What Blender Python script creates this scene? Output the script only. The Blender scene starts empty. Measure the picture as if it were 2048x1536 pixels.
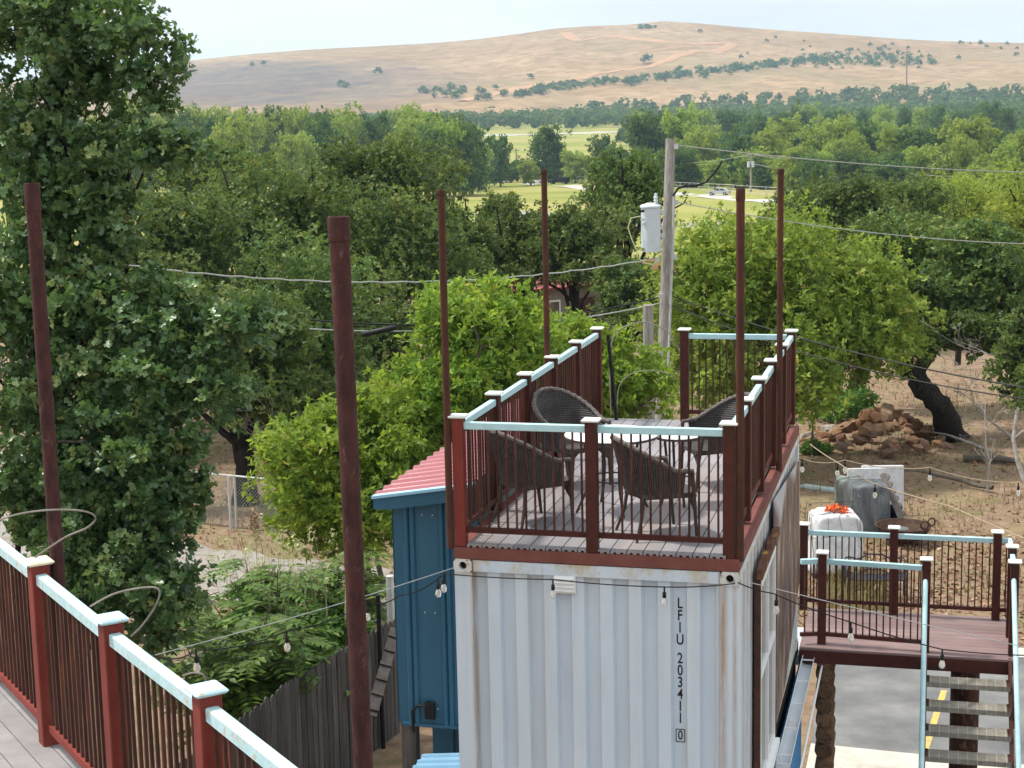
import bpy, bmesh, math, random
import numpy as np
from mathutils import Vector, Matrix

scene = bpy.context.scene
R_ = math.radians
# ------------------------------------------------------------------ camera
FPX = 3256.26                                   # focal length in pixels of a 2048 wide frame
CAM = Vector((3.928, -12.947, 9.026)); YAW, PITCH, ROLL = 0.2555, -0.1596, -0.0205
_d = Vector((-math.sin(YAW)*math.cos(PITCH), math.cos(YAW)*math.cos(PITCH), math.sin(PITCH)))
_r = Vector((math.cos(YAW), math.sin(YAW), 0)); _u = _r.cross(_d)
_r2 = _r*math.cos(ROLL) + _u*math.sin(ROLL); _u2 = -_r*math.sin(ROLL) + _u*math.cos(ROLL)
cam_data = bpy.data.cameras.new("camera"); cam = bpy.data.objects.new("camera", cam_data)
scene.collection.objects.link(cam); scene.camera = cam
cam.matrix_world = Matrix(((_r2.x, _u2.x, -_d.x, CAM.x), (_r2.y, _u2.y, -_d.y, CAM.y), (_r2.z, _u2.z, -_d.z, CAM.z), (0, 0, 0, 1)))
cam_data.sensor_width = 36.0; cam_data.lens = 36.0*FPX/2048; cam_data.clip_end = 20000; cam_data.clip_start = 0.05
# ------------------------------------------------------------------ sky, sun, exposure
SUN_EL, SUN_AZ = R_(58), math.atan2(-0.97, 0.07)          # azimuth as atan2(x, y)
world = bpy.data.worlds.new("World"); scene.world = world; world.use_nodes = True
wn, wl = world.node_tree.nodes, world.node_tree.links
bg = wn["Background"]; sky = wn.new("ShaderNodeTexSky"); sky.sky_type = 'NISHITA'; sky.sun_disc = False
sky.sun_elevation = SUN_EL; sky.sun_rotation = SUN_AZ; sky.dust_density = 4.0; sky.air_density = 1.0; sky.ozone_density = 1.0
# thin white summer cloud over the whole dome
wtc = wn.new("ShaderNodeTexCoord"); wmap = wn.new("ShaderNodeMapping"); wmap.inputs["Scale"].default_value = (1.2, 1.2, 5.0)
wnoise = wn.new("ShaderNodeTexNoise"); wnoise.inputs["Scale"].default_value = 2.6; wnoise.inputs["Detail"].default_value = 7; wnoise.inputs["Roughness"].default_value = .55
wr = wn.new("ShaderNodeMapRange"); wr.inputs[1].default_value = .35; wr.inputs[2].default_value = .68; wr.inputs[3].default_value = .70; wr.inputs[4].default_value = .98
wmix = wn.new("ShaderNodeMix"); wmix.data_type = 'RGBA'; wmix.inputs["B"].default_value = (7.6, 7.9, 8.1, 1)
wl.new(wtc.outputs["Generated"], wmap.inputs[0]); wl.new(wmap.outputs[0], wnoise.inputs["Vector"]); wl.new(wnoise.outputs["Fac"], wr.inputs[0])
wl.new(wr.outputs[0], wmix.inputs["Factor"]); wl.new(sky.outputs[0], wmix.inputs["A"]); wl.new(wmix.outputs["Result"], bg.inputs["Color"])
bg.inputs["Strength"].default_value = 0.12
sun_data = bpy.data.lights.new("sun", 'SUN'); sun = bpy.data.objects.new("sun", sun_data); scene.collection.objects.link(sun)
sun_data.energy = 3.3; sun_data.angle = R_(5.0); sun_data.color = (1.0, .95, .87)
_s = Vector((math.sin(SUN_AZ)*math.cos(SUN_EL), math.cos(SUN_AZ)*math.cos(SUN_EL), math.sin(SUN_EL)))
sun.rotation_euler = _s.to_track_quat('Z', 'Y').to_euler(); sun.location = (0, 0, 40)
scene.view_settings.view_transform = 'Standard'; scene.view_settings.look = 'None'
scene.view_settings.exposure = 0.50; scene.view_settings.gamma = 1.0; scene.view_settings.use_curve_mapping = False
scene.cycles.max_bounces = 5; scene.cycles.diffuse_bounces = 3; scene.cycles.glossy_bounces = 2; scene.cycles.transmission_bounces = 4
scene.cycles.transparent_max_bounces = 8; scene.cycles.volume_bounces = 0; scene.cycles.use_denoising = True; scene.cycles.use_adaptive_sampling = True; scene.cycles.adaptive_threshold = .02

# ------------------------------------------------------------------ helpers
COL = scene.collection
def at(px, py, depth):
    """point at a given distance along the view axis (surveying helper)"""
    return CAM + (_d + _r2*((px-1024)/FPX) - _u2*((py-768)/FPX))*depth
def on(px, py, z=0.0):
    w = _d + _r2*((px-1024)/FPX) - _u2*((py-768)/FPX)
    return CAM + w*((z-CAM.z)/w.z)

def tag(o, label=None, cat=None, group=None, kind=None):
    if label: o["label"] = label
    if cat: o["category"] = cat
    if group: o["group"] = group
    if kind: o["kind"] = kind
    return o
def link(o, parent=None):
    COL.objects.link(o)
    if parent is not None: o.parent = parent
    return o
def thing(name, label, cat, loc=(0, 0, 0), rz=0.0, group=None):
    o = bpy.data.objects.new(name, None); o.empty_display_size = .2
    o.location = loc; o.rotation_euler = (0, 0, rz); COL.objects.link(o)
    return tag(o, label, cat, group)
def inst(mesh, name, parent=None, loc=(0, 0, 0), rot=(0, 0, 0), scale=(1, 1, 1)):
    o = bpy.data.objects.new(name, mesh); o.location = loc; o.rotation_euler = rot; o.scale = scale
    return link(o, parent)

class MB:
    """collects faces, builds ONE mesh"""
    def __init__(s): s.v = []; s.f = []; s.sm = []
    def add(s, vs, fs, smooth=False):
        b = len(s.v); s.v += [tuple(v) for v in vs]; s.f += [tuple(b+i for i in f) for f in fs]; s.sm += [smooth]*len(fs)
        return s
    def box(s, c, d, rz=0.0, rx=0.0, ry=0.0, bev=0.0):
        hx, hy, hz = d[0]/2, d[1]/2, d[2]/2
        M = Matrix.Rotation(rz, 3, 'Z') @ Matrix.Rotation(ry, 3, 'Y') @ Matrix.Rotation(rx, 3, 'X'); c = Vector(c)
        if bev <= 0:
            vs = [c + M @ Vector((x*hx, y*hy, z*hz)) for z in (-1, 1) for y in (-1, 1) for x in (-1, 1)]
            return s.add(vs, [(0, 2, 3, 1), (4, 5, 7, 6), (0, 1, 5, 4), (2, 6, 7, 3), (0, 4, 6, 2), (1, 3, 7, 5)])
        e = bev; vs = []
        for z, k in ((-hz, e), (-hz+e, 0), (hz-e, 0), (hz, e)):
            x, y = hx-k, hy-k
            for a, b in ((-x+e, -y), (x-e, -y), (x, -y+e), (x, y-e), (x-e, y), (-x+e, y), (-x, y-e), (-x, -y+e)): vs.append(c + M @ Vector((a, b, z)))
        fs = [tuple(range(7, -1, -1)), tuple(range(24, 32))]
        for l in range(3):
            for i in range(8): fs.append((l*8+i, l*8+(i+1) % 8, (l+1)*8+(i+1) % 8, (l+1)*8+i))
        return s.add(vs, fs)
    def prism(s, poly, a, b, axis='y'):
        """poly of 2d points extruded from a to b; axis y: (x,z), x: (y,z), z: (x,y)"""
        n = len(poly)
        def P(p, t): return {'y': (p[0], t, p[1]), 'x': (t, p[0], p[1]), 'z': (p[0], p[1], t)}[axis]
        vs = [P(p, a) for p in poly] + [P(p, b) for p in poly]
        return s.add(vs, [tuple(range(n)), tuple(range(2*n-1, n-1, -1))] + [(i, (i+1) % n, n+(i+1) % n, n+i)[::-1] for i in range(n)])
    def tube(s, pts, rad, n=6, cap=True, smooth=True):
        pts = [Vector(p) for p in pts]; m = len(pts)
        if not hasattr(rad, '__len__'): rad = [rad]*m
        t = (pts[1]-pts[0]).normalized(); ref = Vector((0, 0, 1)) if abs(t.z) < .9 else Vector((1, 0, 0))
        a = t.cross(ref).normalized(); vs = []
        for i, p in enumerate(pts):
            t = (pts[min(i+1, m-1)] - pts[max(i-1, 0)]).normalized()
            a = (a - t*a.dot(t)).normalized(); b = t.cross(a)
            for k in range(n):
                an = 2*math.pi*k/n; vs.append(p + (a*math.cos(an)+b*math.sin(an))*rad[i])
        fs = []
        for i in range(m-1):
            for k in range(n): fs.append((i*n+k, i*n+(k+1) % n, (i+1)*n+(k+1) % n, (i+1)*n+k))
        s.add(vs, fs, smooth)
        if cap:
            b0 = len(s.v)-len(vs); s.f += [tuple(b0+k for k in range(n-1, -1, -1)), tuple(b0+(m-1)*n+k for k in range(n))]; s.sm += [False, False]
        return s
    def lathe(s, prof, c=(0, 0, 0), n=16):
        vs = [(c[0]+r*math.cos(2*math.pi*k/n), c[1]+r*math.sin(2*math.pi*k/n), c[2]+z) for r, z in prof for k in range(n)]
        fs = [(i*n+k, i*n+(k+1) % n, (i+1)*n+(k+1) % n, (i+1)*n+k) for i in range(len(prof)-1) for k in range(n)]
        return s.add(vs, fs, True)
    def mesh(s, name, mat):
        me = bpy.data.meshes.new(name); me.from_pydata(s.v, [], s.f); me.materials.append(mat)
        me.polygons.foreach_set("use_smooth", s.sm)
        if any(s.sm): me.set_sharp_from_angle(angle=R_(40))
        me.update(); return me
    def build(s, name, mat, parent=None, loc=(0, 0, 0)):
        return inst(s.mesh(name, mat), name, parent, loc)

def np_mesh(name, V, F, mat, tint=None):
    """V (n,3), F (m,k) arrays, all faces the same size"""
    V = np.ascontiguousarray(V, dtype=np.float32); F = np.ascontiguousarray(F, dtype=np.int32); m, k = F.shape
    me = bpy.data.meshes.new(name); me.vertices.add(len(V)); me.vertices.foreach_set("co", V.ravel())
    me.loops.add(m*k); me.loops.foreach_set("vertex_index", F.ravel())
    me.polygons.add(m); me.polygons.foreach_set("loop_start", np.arange(0, m*k, k, dtype=np.int32))
    me.polygons.foreach_set("loop_total", np.full(m, k, dtype=np.int32))
    me.materials.append(mat); me.update(calc_edges=True)
    if tint is not None:
        at_ = me.attributes.new("tint", 'FLOAT', 'POINT'); at_.data.foreach_set("value", np.ascontiguousarray(tint, dtype=np.float32))
    return me

# ------------------------------------------------------------------ materials
def _new(name):
    m = bpy.data.materials.new(name); m.use_nodes = True; nt = m.node_tree
    return m, nt.nodes, nt.links, nt.nodes["Principled BSDF"]
def pos_noise(N, L, scale, detail=4, rough=.6, stretch=(1, 1, 1), coord='pos'):
    if coord == 'pos': g = N.new("ShaderNodeNewGeometry").outputs["Position"]
    else: g = N.new("ShaderNodeTexCoord").outputs["Object"]
    mp = N.new("ShaderNodeMapping"); mp.inputs["Scale"].default_value = stretch
    n = N.new("ShaderNodeTexNoise"); n.inputs["Scale"].default_value = scale; n.inputs["Detail"].default_value = detail; n.inputs["Roughness"].default_value = rough
    L.new(g, mp.inputs[0]); L.new(mp.outputs[0], n.inputs["Vector"]); return n.outputs["Fac"]
def ramp(N, L, fac, stops):
    r = N.new("ShaderNodeValToRGB"); e = r.color_ramp.elements
    while len(e) < len(stops): e.new(.5)
    for el, (p, c) in zip(e, stops): el.position = p; el.color = (*c, 1) if len(c) == 3 else c
    L.new(fac, r.inputs[0]); return r.outputs[0]
def mixc(N, L, fac, a, b, mode='MIX'):
    m = N.new("ShaderNodeMix"); m.data_type = 'RGBA'; m.blend_type = mode
    for key, v in (("Factor", fac), ("A", a), ("B", b)):
        if isinstance(v, (int, float)): m.inputs[key].default_value = v
        elif isinstance(v, tuple): m.inputs[key].default_value = (*v, 1)
        else: L.new(v, m.inputs[key])
    return m.outputs["Result"]
def maprange(N, L, v, a, b, c=0., d=1.):
    m = N.new("ShaderNodeMapRange"); m.inputs[1].default_value = a; m.inputs[2].default_value = b; m.inputs[3].default_value = c; m.inputs[4].default_value = d
    L.new(v, m.inputs[0]); return m.outputs[0]
def math_(N, L, op, a, b=None):
    m = N.new("ShaderNodeMath"); m.operation = op
    for i, v in enumerate((a, b)):
        if v is None: continue
        if isinstance(v, (int, float)): m.inputs[i].default_value = v
        else: L.new(v, m.inputs[i])
    return m.outputs[0]
def mat(name, c1, c2=None, scale=6., rough=.6, stretch=(1, 1, 1), bump=0., metal=0., lo=.35, hi=.65, c3=None, s3=1.5, lo3=.55, hi3=.7, rand=0., spec=.22, bscale=None, coord='pos', detail=5):
    m, N, L, B = _new(name); col = c1
    if c2 is not None:
        f = pos_noise(N, L, scale, detail, .62, stretch, coord); col = ramp(N, L, f, [(lo, c1), (hi, c2)])
    if c3 is not None:
        f3 = pos_noise(N, L, s3, 6, .7, stretch, coord); col = mixc(N, L, maprange(N, L, f3, lo3, hi3), col, c3)
    if rand > 0:
        oi = N.new("ShaderNodeObjectInfo"); hv = N.new("ShaderNodeHueSaturation")
        L.new(maprange(N, L, oi.outputs["Random"], 0, 1, 1-rand, 1+rand), hv.inputs["Value"])
        if isinstance(col, tuple): hv.inputs["Color"].default_value = (*col, 1)
        else: L.new(col, hv.inputs["Color"])
        col = hv.outputs[0]
    if isinstance(col, tuple): B.inputs["Base Color"].default_value = (*col, 1)
    else: L.new(col, B.inputs["Base Color"])
    B.inputs["Roughness"].default_value = rough; B.inputs["Metallic"].default_value = metal; B.inputs["Specular IOR Level"].default_value = spec
    if bump > 0:
        bn = N.new("ShaderNodeBump"); bn.inputs["Strength"].default_value = bump; bn.inputs["Distance"].default_value = .02
        L.new(pos_noise(N, L, bscale or scale*4, 6, .65, stretch, coord), bn.inputs["Height"]); L.new(bn.outputs[0], B.inputs["Normal"])
    return m
def leaf_mat(name, stops, rough=.45, trans=.28, tcol=None, spec=.4):
    m, N, L, B = _new(name)
    a = N.new("ShaderNodeAttribute"); a.attribute_name = "tint"
    oi = N.new("ShaderNodeObjectInfo")
    col = ramp(N, L, a.outputs["Fac"], stops)
    hv = N.new("ShaderNodeHueSaturation"); L.new(col, hv.inputs["Color"]); L.new(maprange(N, L, oi.outputs["Random"], 0, 1, .8, 1.2), hv.inputs["Value"])
    L.new(maprange(N, L, oi.outputs["Random"], 0, 1, .485, .51), hv.inputs["Hue"])
    L.new(hv.outputs[0], B.inputs["Base Color"]); B.inputs["Roughness"].default_value = rough; B.inputs["Specular IOR Level"].default_value = spec
    t = N.new("ShaderNodeBsdfTranslucent"); ms = N.new("ShaderNodeMixShader"); ms.inputs[0].default_value = trans
    tc = mixc(N, L, .75, hv.outputs[0], tcol or (.16, .25, .03)); L.new(tc, t.inputs["Color"])
    L.new(B.outputs[0], ms.inputs[1]); L.new(t.outputs[0], ms.inputs[2]); L.new(ms.outputs[0], N["Material Output"].inputs["Surface"])
    return m

RED = mat("oxide_red_paint", (.054, .015, .011), (.080, .021, .015), 9, .55, c3=(.045, .020, .012), s3=7, lo3=.55, hi3=.66, bump=.12, rand=.18)
RED_LIGHTER = mat("lighter_red_paint", (.17, .030, .022), (.22, .042, .030), 5, .6, c3=(.10, .022, .014), s3=4, lo3=.58, hi3=.72, bump=.15, stretch=(1, 1, .5), rand=.12)  # lighter red for the front left corner post and the near deck
BALU = mat("baluster_red", (.048, .018, .013), (.085, .031, .020), 12, .55, stretch=(1, 1, .3), rand=.35, c3=(.13, .045, .015), s3=6, lo3=.6, hi3=.75)
TEAL = mat("pale_teal_paint", (.40, .62, .65), (.48, .69, .71), 10, .5, c3=(.33, .52, .56), s3=14, lo3=.55, hi3=.8)
TEALW = mat("worn_teal_paint", (.40, .60, .65), (.50, .70, .74), 8, .55, c3=(.50, .42, .30), s3=26, lo3=.53, hi3=.64, bump=.15)
CREAM = mat("cream_cap", (.78, .74, .60), (.7, .62, .42), 12, .6, c3=(.45, .25, .1), s3=9, lo3=.62, hi3=.72)
CAPW = mat("pale_cap", (.70, .76, .70), (.75, .74, .66), 12, .55, rand=.08)
DECK = mat("grey_composite", (.235, .225, .24), (.30, .285, .30), 5, .65, stretch=(1, .15, 1), rand=.12, bump=.1, c3=(.28, .235, .215), s3=1.6, lo3=.5, hi3=.75)
DECKN = mat("grey_brown_composite", (.23, .215, .215), (.29, .27, .265), 6, .65, rand=.08, bump=.1)
DECKB = mat("mauve_composite", (.20, .135, .13), (.26, .18, .17), 5, .6, stretch=(.2, 1, 1), rand=.12, bump=.1, c3=(.28, .22, .21), s3=2)
PIPE = mat("rusty_pipe", (.042, .017, .016), (.082, .031, .027), 18, .75, stretch=(1, 1, .45), bump=.5, c3=(.16, .09, .08), s3=26, lo3=.6, hi3=.72, bscale=60)
PIPED = mat("brown_pipe", (.055, .022, .014), (.085, .033, .02), 14, .7, stretch=(1, 1, .3), bump=.3, c3=(.12, .04, .018), s3=5)
RUST = mat("rusted_column", (.022, .010, .007), (.085, .034, .018), 9, .85, stretch=(1, 1, .5), bump=.6, c3=(.20, .11, .07), s3=16, lo3=.55, hi3=.68)
BLUE = mat("blue_metal", (.026, .100, .165), (.034, .118, .19), 3, .42, stretch=(1, 1, .2), spec=.3)
BLUEL = mat("light_blue_metal", (.17, .33, .47), (.21, .38, .52), 4, .4)
BLUET = mat("pale_blue_trim", (.28, .52, .68), None, rough=.4)
REDROOF = mat("red_metal_roof", (.30, .052, .075), (.36, .085, .105), 2.5, .28, stretch=(.4, 1, 1), c3=(.40, .15, .16), s3=1.2, spec=.6)
GALV = mat("galvanised", (.50, .52, .52), (.62, .63, .62), 9, .45, metal=.35, bump=.1)
WHITE = mat("white_plastic", (.78, .80, .80), (.82, .83, .82), 5, .45)
BLACK = mat("black_rubber", (.012, .012, .013), None, rough=.5)
DARK = mat("dark_interior", (.012, .010, .008), None, rough=.9)
GREYP = mat("transformer_grey", (.52, .58, .62), (.57, .62, .66), 3, .45, c3=(.4, .44, .46), s3=5, lo3=.6, hi3=.8)
WOODG = mat("weathered_pole_wood", (.24, .22, .195), (.40, .375, .345), 7, .9, stretch=(4, 4, .35), bump=.6, c3=(.16, .14, .12), s3=3, lo3=.58, hi3=.7)
FENCEW = mat("dark_fence_wood", (.065, .059, .056), (.125, .115, .110), 7, .85, stretch=(3, 3, .25), bump=.4, rand=.3)
LOGW = mat("log_wood", (.10, .055, .03), (.25, .14, .075), 14, .85, stretch=(3, .5, 3), bump=.5, rand=.25, c3=(.05, .03, .02), s3=4)
BARK = mat("dark_bark", (.014, .012, .011), (.042, .036, .031), 9, .95, spec=.08, stretch=(2, 2, .5), bump=.9, bscale=25)
BARKG = mat("grey_bark", (.09, .075, .06), (.18, .155, .13), 10, .95, spec=.08, stretch=(2, 2, .5), bump=.7, bscale=30)
DEADW = mat("bleached_dead_wood", (.25, .225, .20), (.42, .39, .36), 8, .9, bump=.4, c3=(.12, .09, .07), s3=3)
WICKER_ = None
CABLE = mat("grey_cable", (.33, .34, .33), (.45, .46, .44), 8, .6)
CABLEY = mat("pale_yellow_lead", (.55, .56, .33), None, rough=.6)
ROPE = mat("tan_rope", (.42, .33, .22), (.5, .4, .28), 20, .9)
CONC = mat("concrete", (.46, .43, .37), (.56, .53, .47), 3, .85, bump=.3, c3=(.36, .33, .28), s3=1.2)
FLOODED = None

def wicker_mat():
    m, N, L, B = _new("brown_wicker")
    tc = N.new("ShaderNodeTexCoord"); outs = []
    for d_, sc in (('X', 34.), ('Y', 30.)):
        w = N.new("ShaderNodeTexWave"); w.bands_direction = d_; w.inputs["Scale"].default_value = sc*.5; w.inputs["Distortion"].default_value = 1.2; w.inputs["Detail"].default_value = 2
        L.new(tc.outputs["UV"], w.inputs["Vector"]); outs.append(w.outputs["Fac"])
    pr = math_(N, L, 'MULTIPLY', outs[0], outs[0]); mx = math_(N, L, 'MAXIMUM', outs[0], outs[1])
    nf = pos_noise(N, L, 9, 4)
    base = ramp(N, L, nf, [(.35, (.050, .042, .042)), (.65, (.105, .092, .090))])
    L.new(mixc(N, L, maprange(N, L, mx, .3, .9), (.022, .018, .017), base), B.inputs["Base Color"])
    bn = N.new("ShaderNodeBump"); bn.inputs["Strength"].default_value = .9; bn.inputs["Distance"].default_value = .01
    L.new(mx, bn.inputs["Height"]); L.new(bn.outputs[0], B.inputs["Normal"]); B.inputs["Roughness"].default_value = .55
    return m
WICKER = wicker_mat()
WICKS = mat("wicker_strand", (.075, .060, .055), (.17, .145, .135), 30, .55, rand=.1, bump=.4)
CHAIRM = mat("brown_chair_frame", (.055, .042, .036), (.085, .066, .056), 14, .5)

def container_mat():
    m, N, L, B = _new("container_paint")
    g = N.new("ShaderNodeNewGeometry"); sx = N.new("ShaderNodeSeparateXYZ"); L.new(g.outputs["Position"], sx.inputs[0])
    n1 = pos_noise(N, L, 2.2, 5, .6, (1, 1, .35))
    col = ramp(N, L, n1, [(.3, (.54, .625, .71)), (.7, (.62, .70, .77))])
    # soft dirt runs
    n2 = pos_noise(N, L, 7, 6, .65, (1, 1, .06)); col = mixc(N, L, math_(N, L, 'MULTIPLY', maprange(N, L, n2, .5, .75), .35), col, (.42, .43, .40))
    # rust runs under the corner castings and along the seams
    n3 = pos_noise(N, L, 9, 6, .7, (1.4, 1, .10)); n4 = pos_noise(N, L, 16, 5, .7, (1, 1, .5))
    zfall = maprange(N, L, sx.outputs[2], 2.6, 5.3, .55, 1.)
    for cx, wd, st in ((.158, .026, .9), (2.30, .05, 1.0), (2.40, .03, .8), (.775, .012, .4)):
        dx = math_(N, L, 'ABSOLUTE', math_(N, L, 'SUBTRACT', sx.outputs[0], cx))
        band = maprange(N, L, dx, 0, wd, 1, 0)
        k = math_(N, L, 'MULTIPLY', math_(N, L, 'MULTIPLY', band, maprange(N, L, n3, .30, .52)), zfall)
        k = math_(N, L, 'MULTIPLY', k, st)
        rc = mixc(N, L, n4, (.46, .36, .20), (.26, .10, .035))
        col = mixc(N, L, k, col, rc)
    # rust bloom along the top rail
    tz = maprange(N, L, sx.outputs[2], 5.16, 5.28, 0, 1)
    k = math_(N, L, 'MULTIPLY', tz, maprange(N, L, pos_noise(N, L, 3.2, 6, .7), .47, .64)); col = mixc(N, L, k, col, (.50, .38, .20))
    k = maprange(N, L, pos_noise(N, L, 24, 4, .6), .70, .75); col = mixc(N, L, math_(N, L, 'MULTIPLY', k, .6), col, (.30, .30, .29))
    L.new(col, B.inputs["Base Color"]); B.inputs["Roughness"].default_value = .5
    bn = N.new("ShaderNodeBump"); bn.inputs["Strength"].default_value = .35; bn.inputs["Distance"].default_value = .03; L.new(pos_noise(N, L, 2.6, 3), bn.inputs["Height"]); L.new(bn.outputs[0], B.inputs["Normal"])
    return m
CONT = container_mat()
CAST = mat("rusty_casting", (.66, .68, .68), (.60, .58, .50), 12, .7, c3=(.22, .09, .035), s3=14, lo3=.55, hi3=.66, bump=.3)

OAK = leaf_mat("oak_leaf", [(0, (.045, .094, .038)), (.45, (.092, .168, .058)), (.8, (.155, .24, .082)), (1, (.27, .30, .10))], rough=.36, trans=.30, spec=.5, tcol=(.16, .27, .05))
OAKM = leaf_mat("mid_oak_leaf", [(0, (.036, .076, .022)), (.45, (.086, .152, .042)), (.8, (.15, .222, .06)), (1, (.26, .27, .08))], rough=.5, trans=.34, spec=.2, tcol=(.22, .29, .05))
OLIVE = leaf_mat("olive_elm_leaf", [(0, (.090, .165, .024)), (.5, (.175, .28, .044)), (.85, (.28, .39, .07)), (1, (.48, .45, .10))], rough=.5, trans=.42, spec=.2, tcol=(.42, .50, .07))
LIME = leaf_mat("elm_leaf", [(0, (.085, .185, .026)), (.5, (.165, .31, .044)), (.85, (.27, .42, .06)), (1, (.48, .45, .10))], rough=.5, trans=.45, spec=.2, tcol=(.44, .56, .06))
SUMAC = leaf_mat("sapling_leaf", [(0, (.050, .120, .022)), (.5, (.105, .21, .038)), (1, (.20, .31, .07))], rough=.45, trans=.35, spec=.25)
VALB = leaf_mat("valley_bright_leaf", [(0, (.13, .21, .045)), (.5, (.25, .345, .07)), (1, (.41, .46, .10))], rough=.6, trans=.42, spec=.1, tcol=(.42, .50, .07))
VALD = leaf_mat("valley_dark_leaf", [(0, (.055, .115, .036)), (.5, (.105, .185, .055)), (1, (.18, .26, .075))], rough=.6, trans=.36, spec=.1)
FARF = leaf_mat("far_wood_leaf", [(0, (.055, .105, .036)), (.5, (.105, .17, .054)), (1, (.18, .245, .075))], rough=.7, trans=.3, spec=.05)
DRYG = leaf_mat("dry_grass", [(0, (.16, .13, .055)), (.5, (.30, .235, .11)), (.8, (.24, .24, .08)), (1, (.12, .18, .04))], rough=.8, trans=.3, tcol=(.4, .33, .14))
SEED = leaf_mat("seed_grass", [(0, (.25, .26, .10)), (.6, (.46, .44, .24)), (1, (.62, .58, .38))], rough=.8, trans=.35, tcol=(.5, .48, .25))
LITTER = leaf_mat("fallen_leaf", [(0, (.13, .065, .035)), (.5, (.33, .19, .11)), (1, (.50, .38, .26))], rough=.9, trans=.05)

# ================================================================== TERRAIN
_sil = [(-600, 200), (-100, 176), (200, 146), (370, 122), (500, 108), (620, 99), (740, 93), (850, 87), (950, 79), (1050, 66), (1110, 57), (1180, 52), (1250, 50), (1330, 42), (1400, 47),
        (1500, 56), (1600, 63), (1700, 70), (1800, 78), (1880, 82), (2048, 86), (2300, 96), (2700, 120)]
_az, _te = [], []
for px, py in _sil:
    w = at(px, py, 1.0) - CAM; _az.append(math.atan2(w.x, w.y)); _te.append(w.z/math.hypot(w.x, w.y))
_az, _te = np.array(_az), np.array(_te)
_GD = [0, 55, 120, 300, 480, 560, 800, 1100, 1500]; _GZ = [0, 0, -2.0, -6.6, -8, -8, -4, 2, 9]
RIDGE = 2600.0
def _wav(x, y):
    return (np.sin(x*.013+1.3)*np.cos(y*.011) + .6*np.sin(x*.031+y*.017) + .4*np.sin(x*.06-y*.045+2) + .25*np.sin(x*.11+y*.09))
def height(x, y):
    x = np.asarray(x, float); y = np.asarray(y, float); dx, dy = x-CAM.x, y-CAM.y
    D = np.hypot(dx, dy); a = np.arctan2(dx, dy)
    g = np.interp(D, _GD, _GZ)
    H = CAM.z + np.interp(a, _az, _te)*RIDGE
    t = np.clip((D-1500)/(RIDGE-1500), 0, 1)
    s = t*(.82+.18*t)
    hill = 9 + (H-9)*s + _wav(x, y)*5.5*t*(1-t)*2.2
    hill = np.where(D > RIDGE, H-(D-RIDGE)*.12, hill)
    z = np.where(D > 1500, hill, g)
    return z + np.where((D > 70) & (D < 1500), .25*_wav(x*3, y*3)*np.clip((D-70)/100, 0, 1), 0)
def hz(x, y): return float(height(x, y))
def onh(px, py):
    """where the line of sight meets the terrain"""
    w = at(px, py, 1.0) - CAM; T = np.geomspace(5, 4000, 900); X, Y, Z = CAM.x+w.x*T, CAM.y+w.y*T, CAM.z+w.z*T
    below = np.nonzero(Z < height(X, Y))[0]; k = below[0] if len(below) else 899
    lo, hi = T[max(k-1, 0)], T[k]; T = np.linspace(lo, hi, 60); X, Y, Z = CAM.x+w.x*T, CAM.y+w.y*T, CAM.z+w.z*T
    below = np.nonzero(Z < height(X, Y))[0]; t = T[below[0]] if len(below) else hi
    return CAM + w*float(t)

def ground_mat():
    m, N, L, B = _new("dry_yard_ground")
    g = N.new("ShaderNodeNewGeometry"); sx = N.new("ShaderNodeSeparateXYZ"); L.new(g.outputs["Position"], sx.inputs[0])
    a = pos_noise(N, L, .55, 7, .68); b = pos_noise(N, L, 3.5, 7, .72); c = pos_noise(N, L, .9, 5, .6)
    near = ramp(N, L, b, [(.28, (.13, .085, .055)), (.45, (.235, .158, .105)), (.6, (.31, .22, .15)), (.75, (.42, .325, .235))])
    near = mixc(N, L, maprange(N, L, a, .50, .66), near, (.26, .215, .115))
    near = mixc(N, L, math_(N, L, 'MULTIPLY', maprange(N, L, c, .56, .68), .75), near, (.145, .165, .05))
    near = mixc(N, L, math_(N, L, 'MULTIPLY', maprange(N, L, pos_noise(N, L, 14, 5, .7), .58, .70), .5), near, (.38, .20, .12))
    f1 = pos_noise(N, L, .02, 5, .6); f2 = pos_noise(N, L, .35, 5, .7)
    far = ramp(N, L, f1, [(.36, (.19, .23, .04)), (.52, (.32, .31, .085)), (.66, (.38, .31, .13))])
    far = mixc(N, L, math_(N, L, 'MULTIPLY', f2, .35), far, (.20, .22, .06))
    col = mixc(N, L, maprange(N, L, sx.outputs[1], 70, 140), near, far)
    L.new(col, B.inputs["Base Color"]); B.inputs["Roughness"].default_value = .95; B.inputs["Specular IOR Level"].default_value = .15
    bn = N.new("ShaderNodeBump"); bn.inputs["Strength"].default_value = .8; bn.inputs["Distance"].default_value = .06
    L.new(pos_noise(N, L, 9, 8, .75), bn.inputs["Height"]); L.new(bn.outputs[0], B.inputs["Normal"])
    return m
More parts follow.
